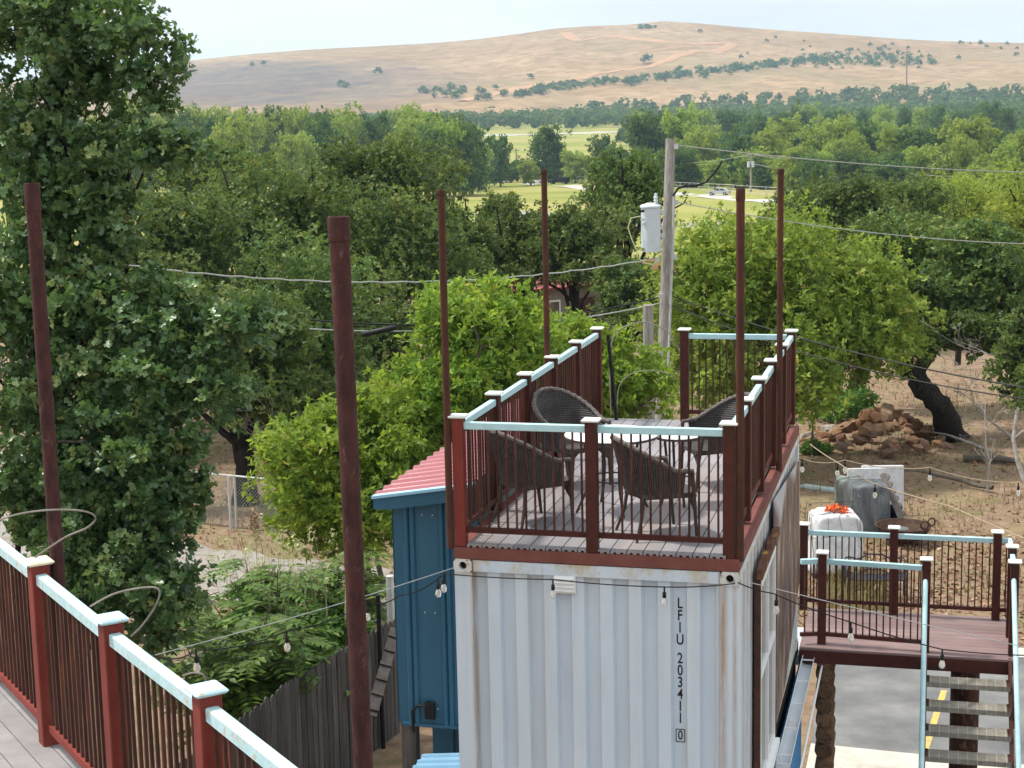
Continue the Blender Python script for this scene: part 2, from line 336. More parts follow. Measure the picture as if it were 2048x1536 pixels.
def hill_mat():
    m, N, L, B = _new("dry_prairie_hill")
    a = pos_noise(N, L, .006, 6, .6); b = pos_noise(N, L, .045, 7, .72, (1, 1, 2)); c = pos_noise(N, L, .0035, 4, .5)
    col = ramp(N, L, a, [(.32, (.33, .205, .105)), (.5, (.42, .272, .148)), (.68, (.47, .33, .195))])
    col = mixc(N, L, math_(N, L, 'MULTIPLY', maprange(N, L, b, .43, .58), .7), col, (.215, .145, .065))
    col = mixc(N, L, math_(N, L, 'MULTIPLY', maprange(N, L, pos_noise(N, L, .11, 6, .7), .58, .68), .55), col, (.17, .165, .075))
    col = mixc(N, L, math_(N, L, 'MULTIPLY', maprange(N, L, c, .52, .62), .35), col, (.25, .225, .115))
    # darker grey-purple patch low on the left shoulder
    g = N.new("ShaderNodeNewGeometry"); q = HILL_PATCH
    vs = N.new("ShaderNodeVectorMath"); vs.operation = 'SUBTRACT'; L.new(g.outputs["Position"], vs.inputs[0]); vs.inputs[1].default_value = q
    vm = N.new("ShaderNodeMapping"); vm.vector_type = 'TEXTURE'; vm.inputs["Rotation"].default_value = (0, 0, R_(38)); vm.inputs["Scale"].default_value = (190, 330, 1000); L.new(vs.outputs[0], vm.inputs[0])
    ln = N.new("ShaderNodeVectorMath"); ln.operation = 'LENGTH'; L.new(vm.outputs[0], ln.inputs[0])
    k = math_(N, L, 'ADD', ln.outputs["Value"], math_(N, L, 'MULTIPLY', math_(N, L, 'SUBTRACT', pos_noise(N, L, .012, 6, .65), .5), 1.3))
    bk = math_(N, L, 'MULTIPLY', maprange(N, L, k, .7, 1.5, .95, 0), maprange(N, L, pos_noise(N, L, .03, 7, .75, (1, 1, 3)), .30, .62, 1., .5)); col = mixc(N, L, bk, col, (.10, .085, .09))
    L.new(col, B.inputs["Base Color"]); B.inputs["Roughness"].default_value = 1.0; B.inputs["Specular IOR Level"].default_value = .1
    bn = N.new("ShaderNodeBump"); bn.inputs["Strength"].default_value = .6; bn.inputs["Distance"].default_value = 3.0
    L.new(pos_noise(N, L, .035, 9, .8), bn.inputs["Height"]); L.new(bn.outputs[0], B.inputs["Normal"])
    return m
HILL_PATCH = tuple(onh(500, 165))
GROUND, HILL = ground_mat(), hill_mat()

def polar(name, rings, azs, material, closed):
    azs = np.asarray(azs); rings = np.asarray(rings); A, Rr = np.meshgrid(azs, rings)
    X = CAM.x + Rr*np.sin(A); Y = CAM.y + Rr*np.cos(A); Z = height(X, Y)
    V = np.stack([X, Y, Z], -1).reshape(-1, 3); n, k = len(rings), len(azs); F = []
    i, j = np.meshgrid(np.arange(n-1), np.arange(k if closed else k-1), indexing='ij'); j2 = (j+1) % k
    F = np.stack([i*k+j, i*k+j2, (i+1)*k+j2, (i+1)*k+j], -1).reshape(-1, 4)[:, ::-1]
    me = np_mesh(name, V, F, material); me.polygons.foreach_set("use_smooth", [True]*len(me.polygons)); return tag(inst(me, name), kind="structure")
va = np.linspace(-.85, .35, 260); oa = np.linspace(.35, 2*math.pi-.85, 70)[1:-1]
AZ = np.concatenate([va, oa])
polar("ground", np.concatenate([[.3], np.geomspace(3, 1500, 130)]), AZ, GROUND, True)
polar("hill", np.concatenate([np.linspace(1500, 2600, 70), np.linspace(2620, 3400, 12)]), AZ, HILL, True)

def ribbon(name, pts, width, material, lift=.03, sub=8, kind="structure"):
    P = [Vector(p) for p in pts]; C = []
    for i in range(len(P)-1):
        p0, p1, p2, p3 = P[max(i-1, 0)], P[i], P[i+1], P[min(i+2, len(P)-1)]
        for k in range(sub):
            t = k/sub; C.append(.5*((2*p1)+(p2-p0)*t+(2*p0-5*p1+4*p2-p3)*t*t+(3*p1-p0-3*p2+p3)*t**3))
    C.append(P[-1]); V = []; n = len(C); K = 5
    for i, c in enumerate(C):
        t = C[min(i+1, n-1)]-C[max(i-1, 0)]; s = Vector((-t.y, t.x, 0)).normalized(); w = width*(1+.12*math.sin(i*1.7))
        for k in range(K):
            q = c + s*w*(k/(K-1)-.5); V.append((q.x, q.y, hz(q.x, q.y)+lift*(1 if 0 < k < K-1 else .3)))
    F = [(i*K+k, (i+1)*K+k, (i+1)*K+k+1, i*K+k+1) for i in range(n-1) for k in range(K-1)]
    o = MB().add(V, F, True).build(name, material); return tag(o, kind=kind)
GRAVEL = mat("pale_gravel", (.24, .22, .195), (.33, .305, .275), 4, .95, bump=.4, c3=(.24, .205, .165), s3=1.2, bscale=40)
TRACK = mat("red_earth_track", (.44, .25, .13), (.50, .30, .17), .05, 1.0)
ROADM = mat("worn_road", (.42, .40, .37), (.50, .47, .43), .3, .9)
ribbon("path", [(-24, 21.2, 0), (-15, 18.5, 0), (-10.5, 17.0, 0), (-7, 16.2, 0), (-3.5, 15.2, 0), (-1, 14.2, 0)], 3.0, GRAVEL, .012)
ribbon("road", [onh(q[0], q[1]) for q in ((700, 350), (860, 357), (970, 364), (1130, 372), (1300, 385), (1430, 393), (1560, 403), (1800, 420))], 8, ROADM, .06)
ribbon("gravel_track", [onh(*q) for q in ((990, 424), (1080, 430), (1200, 446), (1330, 452), (1420, 448), (1500, 452))], 9, GRAVEL, .05)
ribbon("far_road", [onh(*q) for q in ((930, 270), (1010, 271), (1100, 268), (1180, 266), (1270, 264))], 22, ROADM, .3)
ribbon("hill_track", [onh(*q) for q in ((1060, 62), (1130, 66), (1220, 72), (1330, 84), (1440, 86), (1462, 90), (1410, 104), (1330, 122), (1230, 142), (1150, 158), (1060, 174), (985, 190), (925, 203))], 17, TRACK, 1.2)

# parking lot
def asphalt_mat():
    m, N, L, B = _new("worn_asphalt")
    a = pos_noise(N, L, .8, 6, .62); b = pos_noise(N, L, 55, 3, .6)
    col = ramp(N, L, a, [(.32, (.095, .097, .10)), (.5, (.15, .15, .149)), (.66, (.22, .217, .21))])
    col = mixc(N, L, math_(N, L, 'MULTIPLY', maprange(N, L, b, .55, .75), .4), col, (.32, .31, .30))
    L.new(col, B.inputs["Base Color"]); B.inputs["Roughness"].default_value = .9
    bn = N.new("ShaderNodeBump"); bn.inputs["Strength"].default_value = .5; bn.inputs["Distance"].default_value = .01; L.new(b, bn.inputs["Height"]); L.new(bn.outputs[0], B.inputs["Normal"])
    return m
ASPH = asphalt_mat()
def sheet(name, poly, z, material, parent=None, thick=0.0):
    mb = MB(); n = len(poly)
    if thick: mb.prism(poly, z-thick, z, 'z')
    else: mb.add([(x, y, z) for x, y in poly], [tuple(range(n))])
    return mb.build(name, material, parent)
lot = tag(sheet("parking_lot", [(2.35, 9.72), (14, 8.9), (14, 14.5), (2.2, 14.4)], .006, ASPH), kind="structure")
lot2 = tag(sheet("parking_lot", [(2.35, -14), (14, -14), (14, 7.6), (2.35, 8.4)], .006, ASPH), kind="structure")
tag(sheet("pavement", [(2.35, 8.4), (14, 7.6), (14, 8.9), (2.35, 9.72)], .10, CONC, thick=.14), kind="structure")
YEL = mat("worn_yellow_paint", (.55, .36, .09), (.62, .43, .13), 8, .8, c3=(.30, .27, .22), s3=9, lo3=.52, hi3=.62)
for k, (x0, x1) in enumerate(((4.22, 3.93), (6.9, 6.6), (9.6, 9.3))):
    sheet("parking_line", [(x0-.05, 12.6), (x0+.05, 12.6), (x1+.05, 9.9), (x1-.05, 9.9)], .011, YEL, lot)
tag(sheet("concrete_edge", [(2.2, 14.4), (14, 14.5), (14, 15.0), (2.2, 14.9)], .03, CONC, thick=.04), kind="structure")

# ================================================================== SHIPPING CONTAINER
ZB = 5.45          # top of the red deck frame = deck underside
ZC = ZB - 2.69     # container floor / landing level
CW, CL, CH = 2.438, 6.03, 2.59
ct = thing("shipping_container", "white shipping container with vertical ribs, rust runs and black lettering, carrying the roof deck", "container", (0, 0, ZC))
def corr(x0, x1, pitch, wp, ws, depth, phase):
    """trapezoid profile (x, d): d = 0 proud, -depth in the recess"""
    pts = [(x0, 0.)]; x = phase
    while x < x1:
        for xx, dd in ((x, 0.), (x+ws, -depth), (x+pitch-wp-ws, -depth), (x+pitch-wp, 0.)):
            if x0 < xx < x1: pts.append((xx, dd))
        x += pitch
    pts.append((x1, 0.)); return pts
zt, zb_ = CH-.10, .15
pr = corr(.15, CW-.15, .245, .105, .018, .056, .145)
mb = MB(); n = len(pr)
mb.add([(x, .035-d, zb_) for x, d in pr]+[(x, .035-d, zt) for x, d in pr], [(i, i+1, n+i+1, n+i) for i in range(n-1)]); mb.build("end_panel", CONT, ct)
mb = MB(); mb.add([(x, CL-.035+d, zb_) for x, d in pr]+[(x, CL-.035+d, zt) for x, d in pr], [(i, i+1, n+i+1, n+i)[::-1] for i in range(n-1)]); mb.build("end_panel", CONT, ct)
pr = corr(.16, CL-.16, .278, .10, .035, .036, .16); n = len(pr)
for sx, X in ((1, CW-.02), (-1, .02)):
    mb = MB(); mb.add([(X+sx*d, y, zb_) for y, d in pr]+[(X+sx*d, y, zt) for y, d in pr], [(i, i+1, n+i+1, n+i)[::sx] for i in range(n-1)]); mb.build("side_panel", CONT, ct)
for x in (.08, CW-.08):
    for y in (.08, CL-.08): MB().box((x, y, CH/2), (.155, .155, CH-.24)).build("corner_post", CONT, ct)
for y in (.07, CL-.07):
    MB().box((CW/2, y, CH-.06), (CW-.33, .125, .10)).build("top_rail", CONT, ct); MB().box((CW/2, y, .08), (CW-.33, .125, .15)).build("bottom_rail", CONT, ct)
SEAM = mat("rusty_bottom_rail", (.50, .50, .44), (.58, .57, .50), 6, .7, c3=(.30, .20, .10), s3=5, stretch=(1, .4, 1))
for x in (.04, CW-.04):
    MB().box((x, CL/2, CH-.045), (.07, CL-.36, .085)).build("top_rail", CONT, ct); MB().box((x, CL/2, .08), (.06, CL-.36, .155)).build("bottom_rail", SEAM, ct)
MB().box((CW/2, CL/2, CH-.03), (CW-.1, CL-.2, .03)).build("roof", CONT, ct)
MB().box((CW/2, CL/2, .12), (CW-.1, CL-.2, .06)).build("floor", DARK, ct)
# corner castings with their oval holes
def casting_mesh():
    mb = MB(); w, h, dp = .162, .118, .175; N_ = 16
    ring = [(.026*math.cos(a)*1.1, .030*math.sin(a)*1.05) for a in [2*math.pi*k/N_ for k in range(N_)]]
    ring = [(x*1.15, z*1.15) for x, z in ring]
    outer = []
    for k in range(N_):
        a = 2*math.pi*k/N_; c, s_ = math.cos(a), math.sin(a); m = max(abs(c)/(w/2), abs(s_)/(h/2)); outer.append((c/m, s_/m))
    vs = [(x, 0, z) for x, z in outer]+[(x, 0, z) for x, z in ring]+[(x, .05, z) for x, z in ring]
    fs = [(k, (k+1) % N_, N_+(k+1) % N_, N_+k) for k in range(N_)]+[(N_+k, N_+(k+1) % N_, 2*N_+(k+1) % N_, 2*N_+k) for k in range(N_)]
    mb.add(vs, fs); mb.box((0, dp/2+.03, 0), (w-.002, dp-.06, h-.002)); return mb.mesh("corner_casting", CAST)
cm = casting_mesh(); hole = MB().box((0, .047, 0), (.075, .004, .075)).mesh("casting_hole_shade", DARK)  # near-black plate stands in for the shade inside each hole
for x in (.079, CW-.079):
    for z in (.059, CH-.06):
        for y, rz in ((-.008, 0), (CL+.008, math.pi)):
            c_ = inst(cm, "corner_casting", ct, (x, y, z), (0, 0, rz)); inst(hole, "casting_hole_shade", c_)
# vent
vent = MB().box((.965, .018, CH-.115-.07), (.19, .03, .155), bev=.008).build("vent", WHITE, ct)
vs_ = MB().box((0, 0, 0), (.165, .016, .016), rx=.5).mesh("vent_slat", WHITE)
for k in range(4): inst(vs_, "vent_slat", vent, (.965, -.002, CH-.135-.035*k))
# lettering
INK = mat("black_stencil_paint", (.012, .012, .014), (.03, .03, .032), 20, .6, c3=(.34, .37, .40), s3=60, lo3=.62, hi3=.70)
def glyph(ch, size):
    cu = bpy.data.curves.new("glyph", 'FONT'); cu.body = ch; cu.size = size; cu.align_x = 'CENTER'; cu.align_y = 'CENTER'; cu.extrude = .0008; cu.offset = .0016
    o = bpy.data.objects.new("glyph", cu); COL.objects.link(o); bpy.context.view_layer.update()
    me = bpy.data.meshes.new_from_object(o.evaluated_get(bpy.context.evaluated_depsgraph_get())); bpy.data.objects.remove(o); me.materials.clear(); me.materials.append(INK); return me
LX = 1.932; zl = 5.03 - ZC
for ch, dz in zip("LFIU203411", (0, .105, .21, .315, .478, .583, .688, .793, .898, 1.003)):
    o = inst(glyph(ch, .130), "letter", ct, (LX, .0875, zl-dz), (math.pi/2, 0, 0), (.72, 1, 1)); o["label"] = "black stencilled " + ("letter " if ch.isalpha() else "digit ") + ch
o = inst(glyph("0", .115), "letter", ct, (LX, .0875, zl-1.155), (math.pi/2, 0, 0), (.72, 1, 1)); o["label"] = "black stencilled check digit 0 in a box"
bx = MB()
for c_, s_ in (((0, 0, .055), (.078, .003, .006)), ((0, 0, -.055), (.078, .003, .006)), ((.036, 0, 0), (.006, .003, .104)), ((-.036, 0, 0), (.006, .003, .104))): bx.box(c_, s_)
bx.build("letter_box", INK, ct, (LX, .0868, zl-1.155))
# side window: rusty brown frame with a heavy lintel, white sashes
FRAMEB = mat("brown_window_frame", (.055, .026, .020), (.10, .045, .03), 10, .7, bump=.3)
LINT = mat("rusted_lintel", (.07, .032, .024), (.17, .08, .05), 12, .85, bump=.7, c3=(.50, .27, .05), s3=9, lo3=.56, hi3=.66)
def glass_mat():
    m, N, L, B = _new("brown_window_glass"); f = pos_noise(N, L, 2.5, 3)
    L.new(ramp(N, L, f, [(.35, (.06, .045, .035)), (.65, (.17, .14, .11))]), B.inputs["Base Color"]); B.inputs["Roughness"].default_value = .08; B.inputs["Specular IOR Level"].default_value = .8
    return m
GLASS = glass_mat()
wy0, wy1, wz0, wz1 = 1.15, 2.75, .10, 2.28
wd = MB().box((CW+.004, (wy0+wy1)/2, (wz0+wz1)/2), (.012, wy1-wy0, wz1-wz0)).build("window", FRAMEB, ct)
for y in (wy0+.035, wy1-.035): MB().box((CW+.03, y, (wz0+wz1)/2), (.045, .07, wz1-wz0)).build("jamb", FRAMEB, wd)
lp = [(wy0-.03, wz1-.07)]+[(wy0+(wy1-wy0)*k/10, wz1+.01+.02*math.sin(k*2.2)+(.05 if k in (2, 3, 6) else 0)) for k in range(11)]+[(wy1+.03, wz1-.07)]
o = MB().prism(lp, CW+.02, CW+.075, 'x').build("lintel", LINT, wd); o["label"] = "rusted uneven lintel over the window"
MB().box((CW+.05, (wy0+wy1)/2, wz0+.03), (.10, wy1-wy0-.2, .06)).build("sill", WHITE, wd)
for y0, y1 in ((wy0+.10, 1.93), (1.97, wy1-.10)):
    MB().box((CW+.018, (y0+y1)/2, (wz0+wz1)/2-.03), (.01, y1-y0, wz1-wz0-.2)).build("pane", GLASS, wd)
sash = MB()
for y in (wy0+.13, 1.95, wy1-.13): sash.box((CW+.034, y, (wz0+wz1)/2-.04), (.035, .05, wz1-wz0-.22))
for z in (wz0+.09, 1.25, wz1-.17): sash.box((CW+.036, (wy0+wy1)/2, z), (.03, wy1-wy0-.22, .05))
sash.build("sash", WHITE, wd)
# mural banner hanging on the container's side
def mural_mat():
    m, N, L, B = _new("printed_mountain_mural")
    tc = N.new("ShaderNodeTexCoord"); sx = N.new("ShaderNodeSeparateXYZ"); L.new(tc.outputs["Object"], sx.inputs[0])
    y, z = sx.outputs[1], sx.outputs[2]
    a = pos_noise(N, L, 2.2, 6, .65, (1, 1, .25), 'obj'); b = pos_noise(N, L, 1.1, 5, .6, (1, 1, .5), 'obj'); c = pos_noise(N, L, 3.2, 7, .75, (1, 1, .3), 'obj')
    peak = math_(N, L, 'ADD', math_(N, L, 'ABSOLUTE', math_(N, L, 'SUBTRACT', math_(N, L, 'FRACT', math_(N, L, 'MULTIPLY', y, .62)), .5)), math_(N, L, 'MULTIPLY', b, .55))
    skyk = maprange(N, L, math_(N, L, 'SUBTRACT', z, math_(N, L, 'ADD', math_(N, L, 'MULTIPLY', peak, .8), .45)), -.06, .10)
    rock = ramp(N, L, c, [(.38, (.016, .015, .018)), (.47, (.10, .06, .05)), (.54, (.25, .145, .095)), (.64, (.48, .39, .31))])
    rock = mixc(N, L, maprange(N, L, a, .52, .60), rock, (.10, .07, .085))
    col = mixc(N, L, skyk, rock, mixc(N, L, a, (.36, .36, .40), (.56, .55, .57)))
    L.new(col, B.inputs["Base Color"]); B.inputs["Roughness"].default_value = .55; return m
MURAL = mural_mat()
mz = ZC; mp = [(2.62, 5.34-mz), (5.75, 5.10-mz), (5.80, 3.62-mz), (3.95, 2.98-mz), (2.75, 2.95-mz), (2.66, 4.1-mz)]
mp = [(y-4.2, z-1.5) for y, z in mp]
o = MB().prism(mp, 0, .012, 'x').build("mural_banner", MURAL); o.location = (CW+.022, 4.2, ZC+1.5); tag(o, "printed mountain-landscape banner hung on the side of the white container", "banner")
# frame under the deck
dk = thing("roof_deck", "grey board deck on a red steel frame atop the white container", "deck", (0, 0, ZB))
BEAM = mat("dusty_red_beam", (.155, .052, .042), (.20, .072, .058), 5, .65, c3=(.08, .03, .02), s3=6, lo3=.58, hi3=.72, bump=.15)
for y in (.05, CL-.05): MB().box((CW/2, y, -.05), (CW-.002, .1, .098)).build("frame_beam", BEAM, dk)
for x in (.05, CW-.05): MB().box((x, CL/2, -.05), (.1, CL-.2, .098)).build("frame_beam", BEAM, dk)
for y in (1.2, 2.4, 3.6, 4.8): MB().box((CW/2, y, -.05), (CW-.2, .06, .09)).build("joist", BEAM, dk)
bw = .1385; pf = [(-.0648, .026), (.0648, .026), (.0648, 0), (.042, 0), (.042, .014), (.016, .014), (.016, 0), (-.016, 0), (-.016, .014), (-.042, .014), (-.042, 0), (-.0648, 0)]
bm_ = MB().prism(pf, .015, CL-.01, 'y').mesh("deck_board", DECK)
nb = 16
for k in range(nb): inst(bm_, "deck_board", dk, (.11+.07+k*bw, .0, .001), scale=(1, 1, 1))
ZD = ZB + .027

# ------------------------------------------------------------------ railings
cap_me = MB().box((0, 0, .011), (.150, .150, .022), bev=.007).mesh("post_cap", CAPW)
capt_me = MB().box((0, 0, .011), (.155, .155, .022), bev=.008).mesh("post_cap", TEALW)
capc_me = MB().box((0, 0, .011), (.155, .155, .022), bev=.008).mesh("post_cap", CREAM)
post_cache = {}
def post(parent, x, y, z0, h, m=RED, cap=cap_me, rz=0., w=.098):
    key = (round(h, 3), m.name, w)
    if key not in post_cache: post_cache[key] = MB().box((0, 0, h/2), (w, w, h), bev=.006).mesh("post", m)
    p = inst(post_cache[key], "post", parent, (x, y, z0), (0, 0, rz)); inst(cap, "post_cap", p, (0, 0, h)); return p
bal_cache = {}
def bay(parent, a, b, z0, top=1.02, bot=.115, m_rail=TEAL, m_bot=RED, m_bal=BALU, pitch=.0785, bs=.0165, rs=(.056, .062)):
    """one bay of railing between post faces a and b (x, y)"""
    a, b = Vector((*a, 0)), Vector((*b, 0)); v = b-a; Lg = v.length; ang = math.atan2(v.y, v.x); c = (a+b)/2
    MB().box((0, 0, 0), (Lg, rs[0], rs[1]), bev=.005).build("top_rail", m_rail, parent, (c.x, c.y, z0+top)).rotation_euler = (0, 0, ang)
    MB().box((0, 0, 0), (Lg, .042, .045)).build("bottom_rail", m_bot, parent, (c.x, c.y, z0+bot)).rotation_euler = (0, 0, ang)
    n_ = max(1, int(Lg/pitch)); h = top-rs[1]/2-bot-.0225
    key = (round(h, 3), bs, m_bal.name)
    if key not in bal_cache: bal_cache[key] = MB().box((0, 0, h/2), (bs, bs, h)).mesh("baluster", m_bal)
    for k in range(n_):
        p = a + v*((k+.5)/n_); inst(bal_cache[key], "baluster", parent, (p.x, p.y, z0+bot+.0225), (random.Random(k).uniform(-.006, .006), random.Random(k+9).uniform(-.006, .006), ang))
PH = 1.115
ys = [.07+(CL-.14)*i/5 for i in range(6)]; XL, XR = .052, 2.345; e_ = .049
rl = thing("railing", "front railing of the roof deck with pale teal top rail, above the lettered container end", "railing", (0, 0, ZB))
post(rl, XL, ys[0], 0, PH, RED_LIGHTER); post(rl, 1.205, ys[0]-.02, 0, PH); post(rl, XR, ys[0], 0, PH)
bay(rl, (XL+e_, ys[0]), (1.205-e_, ys[0]), .027); bay(rl, (1.205+e_, ys[0]), (XR-e_, ys[0]), .027)
rl = thing("railing", "left side railing of the roof deck, behind the rounded wicker chair", "railing", (0, 0, ZB))
for y in ys[1:]: post(rl, XL, y, .027, PH-.027)
for i in range(5): bay(rl, (XL, ys[i]+e_), (XL, ys[i+1]-e_), .027)
rl = thing("railing", "right side railing of the roof deck, above the mural banner", "railing", (0, 0, ZB))
for y in ys[1:]: post(rl, XR, y, .027, PH-.027)
for i in range(5): bay(rl, (XR, ys[i]+e_), (XR, ys[i+1]-e_), .027)
rl = thing("railing", "short rear railing of the roof deck beside the open gap", "railing", (0, 0, ZB))
xg = 1.10
post(rl, xg, ys[5], .027, PH-.027); bay(rl, (xg+e_, ys[5]), (XR-e_, ys[5]), .027)

# ------------------------------------------------------------------ tall pipe poles
def pole(x, y, z0, z1, r, m, label, collar=None, lean=(0, 0), parent=None):
    t = thing("pipe_pole", label, "pole", (x, y, z0), group="tall steel pipe poles")
    h = z1-z0; MB().tube([(0, 0, 0), (lean[0]*.5, lean[1]*.5, h*.5), (lean[0], lean[1], h)], r, 18).build("pipe", m, t)
    if collar:
        c = MB().lathe([(r*1.0, -collar), (collar_r(r), -collar+.004), (collar_r(r), -.006), (r*1.06, 0), (r*.8, 0), (r*.8, -.02), (0, -.02)], n=18).build("collar", m, t); c.location = (lean[0], lean[1], h+.002)
def collar_r(r): return r*1.10
pole(-.98, -4.72, ZB-.1, 8.74, .041, PIPE, "red-brown pipe pole with a collar, standing left beside the cream post cap", .16)
pole(1.62, -6.72, ZB-.3, 8.66, .0415, PIPE, "thickest-looking rusty pipe pole in the foreground, collar at its top", .10, lean=(-.03, .0))
pole(-.035, .03, ZB-.02, 8.48, .031, PIPED, "slim brown pipe pole at the deck corner above the blue lean-to", .05)
pole(-.01, 3.62, ZB-.02, 8.53, .031, PIPED, "slim brown pipe pole halfway along the left deck railing", .05)
pole(2.433, .055, ZB-.02, 8.47, .034, PIPED, "brown pipe pole at the deck corner right of the lettering", .10)
pole(2.43, 3.55, ZB-.02, 8.51, .031, PIPED, "slim brown pipe pole halfway along the right deck railing", .05)

# ================================================================== DECK FURNITURE
def chair_meshes():
    NP, NZ = 44, 9; V = []; UV = []
    def top(ph): return .60 + .27*max(0., math.cos(ph*.86))**1.5
    def pt(ph, t, off=0.):
        z = .37 + (top(ph)-.37)*t; fl = .035*t+.055*t*max(0, math.cos(ph))
        return ((.275+fl+off)*math.sin(ph), -(.265+fl*1.4+off)*math.cos(ph), z)
    PHI = 2.0
    phs = [-PHI+2*PHI*i/NP for i in range(NP+1)]
    mb = MB()
    for off in (0., .014):
        for ph in phs:
            for j in range(NZ+1):
                mb.v.append(pt(ph, j/NZ, off)); UV.append((ph*.3, .37+(top(ph)-.37)*j/NZ))
    w = NZ+1; n1 = (NP+1)*w
    for i in range(NP):
        for j in range(NZ):
            a = i*w+j; mb.f.append((a, a+1, a+w+1, a+w)); b = n1+a; mb.f.append((b, b+w, b+w+1, b+1)); mb.sm += [True, True]
    for i in (0, NP):
        for j in range(NZ):
            a = i*w+j; mb.f.append((a, a+1, n1+a+1, n1+a)); mb.sm.append(False)
    back = mb.mesh("backrest", WICKER)
    uv = back.uv_layers.new(name="UVMap")
    for lp_ in back.loops: uv.data[lp_.index].uv = UV[lp_.vertex_index]
    rim = MB(); pts = []; rad = []
    for i in range(81):
        ph = -PHI+2*PHI*i/80; pts.append(Vector(pt(ph, 1, .006))); rad.append(.0225+.0045*math.sin(i*2.1))
    pts = [pts[0]+Vector((0, .07, -.005))]+pts+[pts[-1]+Vector((0, .07, -.005))]; rad = [.02]+rad+[.02]
    rim.tube(pts, rad, 7); rim = rim.mesh("rim", WICKS)
    st = MB()
    for i in range(64):
        ph = -PHI+2*PHI*(i+.5)/64; st.tube([pt(ph, 0, .016), pt(ph, .5, .019), pt(ph, 1, .014)], .0052, 4, cap=False)
    st = st.mesh("strands", WICKS)
    se = MB(); pl = []
    for k in range(24):
        a = 2*math.pi*k/24; c, s_ = math.cos(a), math.sin(a); e = .45
        pl.append((.285*math.copysign(abs(c)**e, c), .02+.255*math.copysign(abs(s_)**e, s_)))
    se.prism(pl, .37, .405, 'z'); se = se.mesh("seat", WICKER); uv = se.uv_layers.new(name="UVMap")
    for lp_ in se.loops: c = se.vertices[lp_.vertex_index].co; uv.data[lp_.index].uv = (c.x, c.y+c.z)
    fl = MB().tube([(.25, .25, 0), (.262, .225, .3), (.295, .19, .585)], [.014, .018, .019], 8).mesh("leg", CHAIRM)
    bl = MB().tube([(.24, -.30, 0), (.20, -.235, .2), (.19, -.21, .385)], [.013, .016, .018], 8).mesh("leg", CHAIRM)
    br = MB().prism([(.10, .37), (.262, .37), (.255, .24)], .215, .235, 'y').mesh("bracket", CHAIRM)
    ap = MB()
    for a, b in (((-.25, .24, .365), (.25, .24, .365)), ((-.19, -.22, .365), (.19, -.22, .365)), ((-.19, -.22, .365), (-.25, .24, .365)), ((.19, -.22, .365), (.25, .24, .365))): ap.tube([a, b], .014, 6)
    return back, rim, st, se, fl, bl, br, ap.mesh("seat_frame", CHAIRM)
CHM = chair_meshes()
def chair(x, y, rz, label, sc=1.0):
    t = thing("wicker_chair", label, "chair", (x, y, ZD), rz, "brown wicker armchairs on the roof deck"); t.scale = (sc, sc, sc)
    back, rim, st, se, fl, bl, br, ap = CHM
    b = inst(back, "backrest", t); inst(rim, "rim", b); tag(inst(st, "strands", b), kind="stuff"); inst(se, "seat", t); inst(ap, "seat_frame", t)
    for s_ in (1, -1):
        inst(fl, "leg", t, scale=(s_, 1, 1)); inst(bl, "leg", t, scale=(s_, 1, 1)); inst(br, "bracket", t, scale=(s_, 1, 1))
chair(.50, .86, R_(-42), "wicker armchair nearest the front left deck corner, its back to the front railing")
chair(1.66, .66, R_(-58), "wicker armchair by the front railing, right of the middle post, facing right")
chair(.52, 2.42, R_(-128), "wicker armchair with high rounded back standing before the left railing", 1.04)
chair(1.86, 2.62, R_(118), "wicker armchair half hidden behind the right deck railing")
TABW = mat("white_table_top", (.74, .75, .76), (.80, .80, .80), 4, .35)
def table(x, y, r, h, label, ring=True):
    t = thing("round_table", label, "table", (x, y, ZD))
    MB().lathe([(0, h), (r-.01, h), (r, h-.008), (r, h-.02), (r-.012, h-.026), (0, h-.026)], n=40).build("table_top", TABW, t)
    MB().lathe([(r+.004, h-.012), (r+.004, h-.032), (r-.02, h-.034)], n=40).build("rim_band", CHAIRM, t)
    lg = MB().tube([(r*.62, 0, h-.028), (r*.50, 0, h*.55), (r*.55, 0, h*.3), (r*.8, 0, 0)], .013, 7).mesh("leg", CHAIRM)
    for k in range(4): inst(lg, "leg", t, rot=(0, 0, .5+k*math.pi/2))
    if ring: MB().tube([(r*.52*math.cos(a), r*.52*math.sin(a), h*.42) for a in [2*math.pi*k/24 for k in range(25)]], .008, 6).build("ring", CHAIRM, t)
table(1.10, 1.44, .43, .72, "larger round white-topped table among the wicker chairs")
table(1.66, 1.78, .21, .66, "small round white side table behind the larger table")

# ================================================================== NEAR DECK (lower left)
NP_ = [(-2.95, -2.98), (-2.0, -3.90), (-1.05, -4.81), (-.09, -5.74), (.85, -6.62), (1.79, -7.52), (2.72, -8.42)]
NA = math.atan2(-.90, .945); du = Vector((math.cos(NA), math.sin(NA), 0)); dn = Vector((-math.sin(NA), math.cos(NA), 0))   # dn points outward
nd = thing("near_deck", "grey board deck in the bottom left corner, nearest the viewer", "deck", (0, 0, ZB))
b0 = Vector((-.09, -5.74, 0))
nbm = MB().box((0, 0, .013), (11, .133, .026)).mesh("deck_board", DECKN)
for k in range(12):
    p = b0 + dn*(.07-.1385*k) - du*1.5; inst(nbm, "deck_board", nd, (p.x, p.y, 0), (0, 0, NA))
p = b0 + dn*.10 - du*1.5; MB().box((0, 0, -.06), (11, .09, .115)).build("edge_beam", BEAM, nd, (p.x, p.y, 0)).rotation_euler = (0, 0, NA)
p = b0 - dn*1.55 - du*1.5; MB().box((0, 0, -.06), (11, .09, .115)).build("edge_beam", BEAM, nd, (p.x, p.y, 0)).rotation_euler = (0, 0, NA)
